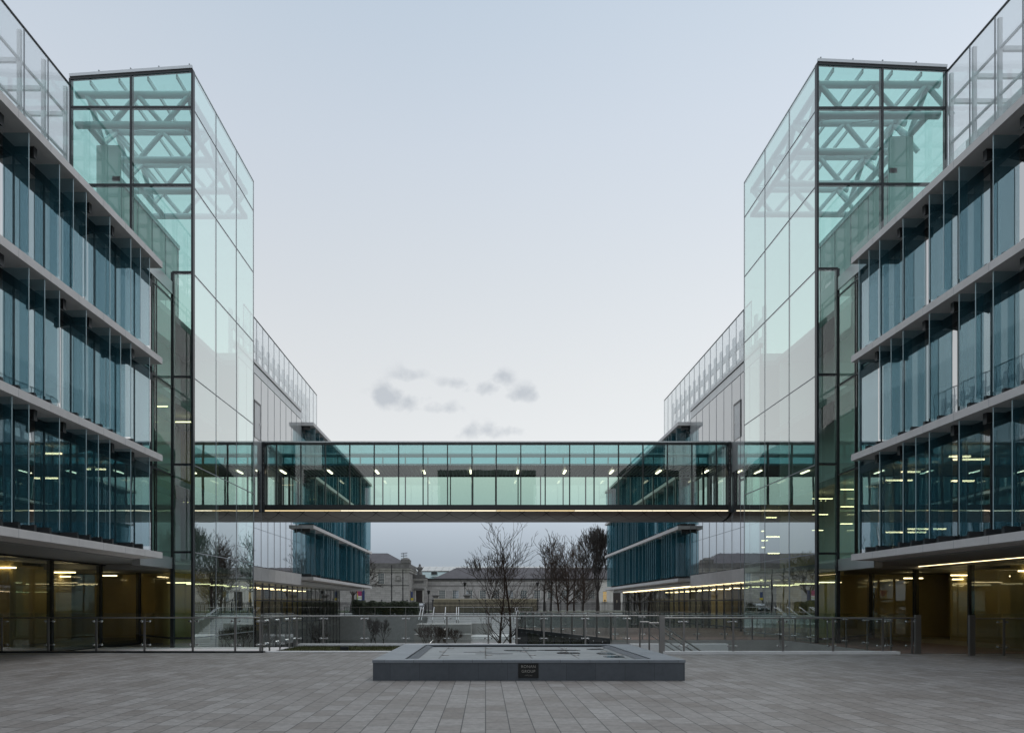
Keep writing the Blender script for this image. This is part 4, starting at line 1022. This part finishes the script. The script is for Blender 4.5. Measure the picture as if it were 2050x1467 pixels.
def museum():
    root = thing('museum', (-12, 145, ST), 'grey stone museum with a corner pavilion, stepped doorway and long slate roof', 'museum')
    # pavilion
    xa, xb = X_(560, YM), X_(818, YM); zc = Z_(1140, YM); zp = Z_(1127, YM)
    m = MB(); m.box(xa, xb, YM, 155, ST - .2, zc, M_ash); m.box(xb, xb + .012, YM + .02, 155, ST, zc, M_ashs); m.build('pavilion_wall', root)
    m = MB(); m.box(xa - .2, xb + .35, YM - .35, 155, zc, zc + .35, M_trim); m.box(xa, xb + .2, YM - .2, 155, zc - .5, zc - .002, M_trim); m.box(xa - .25, xb + .42, YM - .42, 155.1, zc + .30, zc + .38, M_trimd); m.build('cornice', root)
    m = MB(); m.box(xa, xb + .1, YM - .1, 154.9, zc + .38, zp, M_trimd); m.box(xb - 1.6, xb + .2, YM - .2, YM + 3, zp, zp + .75, M_trimd); m.lathe([(.9, 0), (.75, .3), (.3, .5)], (xb - .7, YM + 1, zp + .7), M_trimd, 10); m.build('parapet', root)
    zr = Z_(1107, 147)
    m = MB(); x0, x1, y0, y1 = xa, xb - .5, YM + .6, 154
    v = [(x0, y0, zp), (x1, y0, zp), (x1, y1, zp), (x0, y1, zp), (x0 - 2, 147, zr), (X_(776, 147), 147, zr)]
    m.add(v, [(0, 1, 5, 4), (1, 2, 5), (2, 3, 4, 5), (3, 0, 4)], M_slate); m.build('pavilion_roof', root)
    # wreath medallion and windows
    cx, cz = X_(797, YM), Z_(1156, YM)
    m = MB(); n = 24
    for i in range(n): t0, t1 = 6.283 * i / n, 6.283 * (i + 1) / n; m.tube((cx + .45 * math.cos(t0), YM - .06, cz + .45 * math.sin(t0)), (cx + .45 * math.cos(t1), YM - .06, cz + .45 * math.sin(t1)), .09, mat=M_trim, n=6)
    m.bar((cx - .7, YM - .05, cz - .55), (cx, YM - .05, cz - .72), .1, .12, M_trimd); m.bar((cx, YM - .05, cz - .72), (cx + .7, YM - .05, cz - .55), .1, .12, M_trimd); m.build('wreath', root)
    for px in (763, 715): window(root, px - 6, px + 6, 1147, 1168, YM)
    m = MB(); m.box(xa, xb + .06, YM - .06, YM, Z_(1172, YM), Z_(1170, YM), M_trimd); m.build('string_course', root)
    # stepped porch with urn
    yp = 148.0; a, b = X_(817, yp), X_(854.5, yp)
    z1, z2, z3 = Z_(1158, yp), Z_(1155.5, yp), Z_(1150, yp)
    m = MB(); m.box(a, b, yp, yp + 4, ST - .2, z1, M_ash); m.box(X_(824, yp), b - .02, yp + .02, yp + 3, z1, z2, M_trimd); m.box(X_(828, yp), X_(850, yp), yp + .04, yp + 2.5, z2, z3, M_trimd)
    m.box(a - .1, b + .12, yp - .12, yp, z1 - .3, z1 - .1, M_trim); m.build('porch', root)
    m = MB(); m.box(X_(829, yp), X_(848, yp), yp - .05, yp, Z_(1167, yp), Z_(1162, yp), M_trimd); m.build('carved_panel', root)
    uc = (X_(839.5, yp), yp + 1, z3)
    m = MB(); m.lathe([(.6, 0), (.55, .5), (.25, .8), (.55, 1.1), (.75, 1.5), (.4, 1.75), (.18, 2.0), (.28, 2.2), (.05, 2.4)], (uc[0], uc[1], uc[2]), M_trimd, 12)
    for sg in (-1, 1): m.tube((uc[0] + sg * .5, uc[1], uc[2] + 1.4), (uc[0] + sg * .85, uc[1], uc[2] + 1.75), .1, .04, mat=M_trimd, n=6)
    m.build('urn', root)
    d = MB(); d.box(X_(833, yp), X_(845.5, yp), yp - .03, yp, ST + .9, Z_(1181.5, yp), M_door); do = d.build('door', root)
    d = MB(); 
    for px in (831.5, 847): d.box(X_(px, yp) - .1, X_(px, yp) + .1, yp - .1, yp, ST, Z_(1181, yp), M_render)
    d.box(X_(829, yp), X_(849, yp), yp - .3, yp, Z_(1180.5, yp), Z_(1177, yp), M_trimd); d.build('door_surround', do)
    # long wing
    x0, x1 = X_(854.5, YW), X_(1420, YW); ze = Z_(1160, YW)
    m = MB(); m.box(x0, x1, YW, YW + 12, ST - .2, ze, M_ash); m.build('wing_wall', root)
    m = MB(); m.box(x0 - .1, x1, YW - .3, YW + 12, ze, ze + .28, M_iron); m.box(x0, x1, YW - .12, YW, ze - .32, ze - .002, M_trimd); m.box(x0, x1, YW - .06, YW, Z_(1173, YW), Z_(1171.5, YW), M_trimd); m.build('cornice', root)
    zr = Z_(1136, YW + 6); m = MB()
    v = [(X_(868, YW), YW - .1, ze + .28), (x1, YW - .1, ze + .28), (x1, YW + 12, ze + .28), (X_(868, YW), YW + 12, ze + .28), (X_(914, YW + 6), YW + 6, zr), (x1, YW + 6, zr)]
    m.add(v, [(0, 1, 5, 4), (2, 3, 4, 5), (3, 0, 4), (1, 2, 5)], M_slate); m.build('wing_roof', root)
    for i in range(14):
        px = 885 + 27.2 * i
        if 1195 < px < 1255: continue
        window(root, px - 6, px + 6, 1181.5, 1197, YW)
museum()
def house():
    Y = 146.0
    root = thing('town_house', (X_(1232, Y), Y, ST), 'pale rendered house with a yellow lit window and dark pilastered door', 'house')
    m = MB(); m.box(X_(1199, Y), X_(1275, Y), Y, Y + 3.6, ST - .2, Z_(1163, Y), M_render); m.build('wall', root)
    m = MB(); m.box(X_(1198, Y), X_(1276, Y), Y - .2, Y + 3.6, Z_(1163, Y), Z_(1160, Y), M_trim); m.build('cornice', root)
    window(root, 1207.5, 1214, 1184, 1204, Y, lit=True); window(root, 1254, 1262, 1184, 1204, Y)
    d = MB(); d.box(X_(1227.5, Y), X_(1242, Y), Y - .03, Y, ST, Z_(1184, Y), M_door); do = d.build('door', root)
    d = MB()
    for px in (1225, 1244.5): d.box(X_(px, Y) - .22, X_(px, Y) + .22, Y - .14, Y, ST, Z_(1183, Y), M_render)
    d.box(X_(1222, Y), X_(1248, Y), Y - .3, Y, Z_(1182.8, Y), Z_(1179, Y), M_render); d.build('door_surround', do)
    d = MB(); d.box(X_(1234.6, Y), X_(1235.2, Y), Y - .08, Y - .03, 2.0, 2.6, M_batten); d.build('handle', do)
house()
def hall():
    root = thing('exhibition_hall', (0, 195, ST), 'large pale roofed hall showing above the museum, with one dark roof hatch', 'hall')
    x0, x1 = X_(825, 190), X_(1180, 190)
    m = MB(); m.box(x0, x1, 185, 215, ST, 6.5, M_render); m.build('wall', root)
    z1, z2, z3 = 6.5, Z_(1144.5, 193), Z_(1133.5, 203)
    m = MB(); m.quad((x0, 184.5, z1), (x1, 184.5, z1), (x1, 193, z2), (x0, 193, z2), M_gpale); m.build('green_roof', root)
    m = MB(); m.quad((x0, 193, z2 + .3), (x1, 193, z2 + .3), (x1, 203, z3), (x0, 203, z3), M_pale); m.quad((x1, 203, z3), (x0, 203, z3), (x0, 215, 6), (x1, 215, 6), M_pale)
    for i in range(26): x = x0 + (x1 - x0) * i / 25; m.bar((x, 193, z2 + .36), (x, 203, z3 + .06), .14, .12, M_pale)
    m.build('white_roof', root)
    hx = X_(870, 190); m = MB(); m.box(hx - .9, hx + .9, 188.5, 190.3, Z_(1150, 190) - .2, Z_(1144, 190), M_gpale); m.box(hx - .75, hx + .75, 188.44, 188.5, Z_(1150, 190), Z_(1144.6, 190), M_iron); m.build('roof_hatch', root)
hall()
def mast():
    Y = 260.0; x = X_(808, Y)
    root = thing('floodlight_mast', (x, Y, ST), 'distant floodlight mast with three rows of lamps above the museum roof', 'floodlight')
    m = MB(); m.tube((x, Y, ST), (x, Y, Z_(1106, Y)), .22, .14, mat=M_greysteel); m.build('mast', root)
    for i, py in enumerate((1107.5, 1112.5, 1118)):
        m = MB(); z = Z_(py, Y); m.bar((x - 1.0, Y, z - .25), (x + 1.4, Y, z - .05), .1, .12, M_greysteel)
        for k in range(5): m.box(x - .95 + .5 * k, x - .6 + .5 * k, Y - .35, Y - .05, z - .2 + .06 * k, z + .2 + .06 * k, M_greysteel)
        m.build('lamp_bank', root)
mast()
# ---- iron railings along the street
def iron(label, x0, x1, Y, top):
    root = thing('iron_fence', ((x0 + x1) / 2, Y, ST), label, 'fence', 'black iron fences on the street')
    n = max(1, round((x1 - x0) / 3.4)); d = (x1 - x0) / n
    for i in range(n):
        m = MB(); a = x0 + i * d
        for zq in (ST + .15, top - .28): m.box(a + .05, a + d - .05, Y - .02, Y + .02, zq - .03, zq + .03, M_iron)
        k = round(d / .17)
        for j in range(1, k):
            xx = a + d * j / k; m.box(xx - .034, xx + .034, Y - .02, Y + .02, ST, top - .08, M_iron)
            m.add([(xx - .03, Y, top - .08), (xx + .03, Y, top - .08), (xx, Y, top + .08)], [(0, 1, 2)], M_iron)
        m.build('fence_panel', root)
    for i in range(n + 1):
        xx = x0 + i * d; m = MB(); m.box(xx - .05, xx + .05, Y - .05, Y + .05, ST, top + .1, M_iron); m.ball((xx, Y, top + .2), .11, M_iron, 8); m.build('post', root)
YF = 95.0
iron('black iron fence with finials before the museum pavilion, left of the hoarding', X_(560, YF), X_(866, YF), YF, Z_(1204, YF))
iron('black iron fence in front of the plywood hoarding', X_(867.5, YF), X_(1076, YF), YF, Z_(1203.5, YF))
iron('black iron fence behind the clump of bare trees', X_(1077.5, YF), X_(1300, YF), YF, Z_(1204, YF))
def hoarding():
    Y = 96.2; x0, x1 = X_(869, Y), X_(1076, Y)
    root = thing('plywood_hoarding', ((x0 + x1) / 2, Y, ST), 'long plywood hoarding with pale battens behind the black fence', 'hoarding')
    n = 7; d = (x1 - x0) / n
    for i in range(n): MB().box(x0 + i * d + .012, x0 + (i + 1) * d - .012, Y, Y + .03, ST + .05, Z_(1199, Y), M_ply).build('board', root)
    m = MB()
    for py in (1198.6, 1211.5): m.box(x0, x1, Y - .05, Y - .004, Z_(py, Y) - .05, Z_(py, Y) + .04, M_batten)
    m.build('batten', root)
    for i in range(n + 1): MB().box(x0 + i * d - .05, x0 + i * d + .05, Y + .04, Y + .15, ST, Z_(1199, Y) - .1, M_batten).build('post', root)
hoarding()
for px, lb in ((872, 'stone gate pier with a wide urn cap, left above the hoarding'), (935, 'stone gate pier with a wide urn cap, right above the hoarding')):
    Y = 98.5; x = X_(px, Y); zt = Z_(1197, Y)
    root = thing('gate_pier', (x, Y, ST), lb, 'gate pier', 'stone gate piers'); 
    MB().box(x - .42, x + .42, Y - .42, Y + .42, ST, zt, M_trim).build('shaft', root)
    m = MB(); m.lathe([(.40, 0), (.36, .12), (.42, .25), (.58, .36), (.58, .44), (.42, .52), (.30, .60)], (x, Y, zt), M_trimd, 14); m.build('urn_cap', root)
def lamp_post(px, pyt, Y, label):
    x = X_(px, Y); zt = Z_(pyt, Y)
    root = thing('street_lamp', (x, Y, ST), label, 'street lamp', 'black lantern posts')
    m = MB(); m.lathe([(.16, 0), (.14, .3), (.08, .4), (.06, .5)], (x, Y, ST), M_iron, 10); m.tube((x, Y, ST + .5), (x, Y, zt - .6), .055, .04, mat=M_iron); m.ball((x, Y, zt - .9), .08, M_iron); m.build('post', root)
    m = MB(); m.lathe([(.05, -.6), (.14, -.5), (.22, -.12), (.25, -.08), (.16, 0), (.04, .1)], (x, Y, zt), M_iron, 8); m.build('lantern', root)
lamp_post(858, 1181, 94, 'short black lantern post left of the hoarding'); lamp_post(930.5, 1165, 99.5, 'tall black lantern post behind the right gate pier'); lamp_post(1076, 1165, 94, 'tall black lantern post at the right end of the hoarding')
for px, top, lb in ((784, 1130, 'tallest plain dark street pole before the museum pavilion'), (806.5, 1139, 'shorter plain dark street pole at the museum pavilion corner')):
    Y = 92.0; x = X_(px, Y); root = thing('street_pole', (x, Y, ST), lb, 'pole', 'plain street poles')
    zt = Z_(top, Y); m = MB(); m.tube((x, Y, ST), (x, Y, zt), .085, .06, mat=M_iron, n=8); m.build('shaft', root)
    m = MB(); m.tube((x, Y, ST), (x, Y, ST + 1.1), .12, .11, mat=M_iron)
    for t in (.3, .55, .8): m.tube((x, Y, ST + (zt - ST) * t), (x, Y, ST + (zt - ST) * t + .1), .11, mat=M_iron)
    m.build('collar', root)
def banner(px0, px1, py0, py1, Y, cols, label, name='banner'):
    x0, x1, z0, z1 = X_(px0, Y), X_(px1, Y), Z_(py1, Y), Z_(py0, Y)
    root = thing(name, (x0, Y, ST), label, 'banner', 'street banners')
    m = MB(); m.tube((x0 - .06, Y, ST), (x0 - .06, Y, z1 + .1), .04, mat=M_iron); m.build('pole', root)
    for c, a, b, xa, xb in cols: m = MB(); m.box(x0 + (x1 - x0) * xa, x0 + (x1 - x0) * xb, Y - .01, Y + .01, z1 + (z0 - z1) * b, z1 + (z0 - z1) * a - .002, c); m.build('cloth_band', root)
P_ = lambda n, c: pbr(n, c, .7)
C_mag, C_wh, C_gr, C_ye, C_bl, C_or = P_('cloth_magenta', (.30, .03, .12)), P_('cloth_white', (.55, .55, .52)), P_('cloth_green', (.18, .30, .05)), P_('cloth_yellow', (.55, .42, .03)), P_('cloth_blue', (.03, .05, .15)), P_('cloth_orange', (.5, .12, .03))
banner(715, 724, 1181, 1201.5, 93, [(C_mag, 0, .55, .2, 1), (C_wh, .12, .32, .3, .9)][:1] + [(C_wh, .55, .7, .2, 1), (C_gr, .7, .78, .2, 1), (C_wh, .78, .93, .2, 1), (C_bl, .93, 1, .2, 1), (C_or, 0, .4, .02, .18), (C_ye, .4, .7, .02, .18), (C_gr, .7, 1, .02, .18)], 'colourful magenta and white street banner under the far left wing')
banner(725, 730, 1181, 1201.5, 93.4, [(C_bl, 0, 1, 0, 1)], 'narrow dark blue street banner beside the colourful one')
banner(823, 827, 1184, 1201, 93, [(C_bl, 0, .7, 0, .8), (C_ye, .72, 1, -.1, 1.1)], 'slim dark banner with a yellow foot beside the museum door')
x = X_(724, 80); root = thing('street_sign', (x, 80, ST), 'small white sign plate on a post in the hedge', 'sign')
m = MB(); m.tube((x, 80, ST), (x, 80, Z_(1204, 80)), .035, mat=M_greysteel); m.build('post', root); m = MB(); m.box(x - .17, x + .17, 79.95, 79.97, Z_(1210.5, 80), Z_(1205, 80), M_white); m.build('plate', root)
# ---- hedge
M_leaf = pbr("hedge_leaves", (0.030, 0.042, 0.022), 0.7, var=0.5, vscale=1.5)
M_leaf2 = pbr("hedge_leaves_light", (0.055, 0.070, 0.035), 0.7, var=0.4, vscale=1.5)
def hedge(label, px0, px1, pyt, Y, n, seed):
    rng = random.Random(seed); x0, x1 = X_(px0, Y), X_(px1, Y); top = Z_(pyt, Y)
    root = thing('hedge', ((x0 + x1) / 2, Y, ST), label, 'hedge', 'clipped hedges by the street')
    m = MB()
    for _ in range(n):
        x = rng.uniform(x0, x1); bump_ = .07 * math.sin(x * 2.1 + seed) + .06 * math.sin(x * 5.3)
        z = ST + (top + bump_ - ST) * rng.random() ** .7; y = Y + rng.uniform(-.7, .7); s_ = rng.uniform(.05, .11)
        u = Vector((rng.gauss(0, 1), rng.gauss(0, 1), rng.gauss(0, 1))).normalized(); v = u.orthogonal().normalized(); c = Vector((x, y, z))
        m.add([c - u * s_, c + v * s_ * .5, c + u * s_, c - v * s_ * .5], [(0, 1, 2, 3)], M_leaf if rng.random() < .6 else M_leaf2)
    m.build('foliage', root)
    m = MB(); x = x0 + .3
    while x < x1: m.tube((x, Y, ST), (x + rng.uniform(-.2, .2), Y, top - .3), .025, .012, n=5, mat=M_bark); x += .5
    m.build('stems', root)
hedge('long dark green hedge behind the far left glass railing', 729, 838, 1204, 77, 14000, 3)
hedge('taller rounded dark shrub at the left end of the long hedge', 706, 730, 1202, 79, 5000, 8)
# ---- car
def car():
    Y = 91.5; x = X_(838.5, Y); z = ST
    root = thing('parked_car', (x, Y, z), 'dark parked car seen end-on behind the pavement railing', 'car')
    M_car = pbr('car_paint', (.010, .011, .013), .25)
    m = MB(); prof = [(-2.1, .3), (-2.15, .62), (-1.9, .85), (-1.1, .95), (-.5, 1.38), (.9, 1.42), (1.6, 1.0), (2.1, .9), (2.15, .4), (2.0, .28)]
    m.prism([(Y + a, z + b) for a, b in prof], 'x', x - .85, x + .85, M_car); m.build('body', root)
    m = MB(); m.add([(x - .70, Y - 1.02, z + 1.0), (x + .70, Y - 1.02, z + 1.0), (x + .6, Y - .58, z + 1.34), (x - .6, Y - .58, z + 1.34)], [(0, 1, 2, 3)], G_house); m.build('windscreen', root)
    for sg in (-1, 1):
        m = MB(); m.box(x + sg * .5, x + sg * .78, Y - 2.16, Y - 2.1, z + .6, z + .74, M_white); m.build('headlight', root)
        for yy_ in (-1.35, 1.3): m = MB(); m.tube((x + sg * .70, Y + yy_, z + .32), (x + sg * .88, Y + yy_, z + .32), .32, mat=M_dark, n=16); m.build('wheel', root)
car()
# ---- the block behind the viewer, which the bridge glass mirrors
root = thing('city_building', (0, -52, 0), 'dark city building that shows only mirrored in the footbridge glass', 'office building')
M_city = pbr('city_walls', (0.09, 0.095, 0.09), .8)
m = MB(); m.box(-9, 9.5, -60, -48, 0, 27, M_city); m.build('centre_block', root)
m = MB(); m.box(-60, -26, -60, -30, 0, 29, M_city); m.prism([(-60, 29), (-26, 29), (-30, 33), (-60, 33)], 'y', -60, -32, M_city); m.build('side_block', root)
m = MB(); m.box(27, 62, -60, -30, 0, 28, M_city); m.prism([(27, 28), (62, 28), (62, 32), (31, 32)], 'y', -60, -32, M_city); m.build('side_block', root)
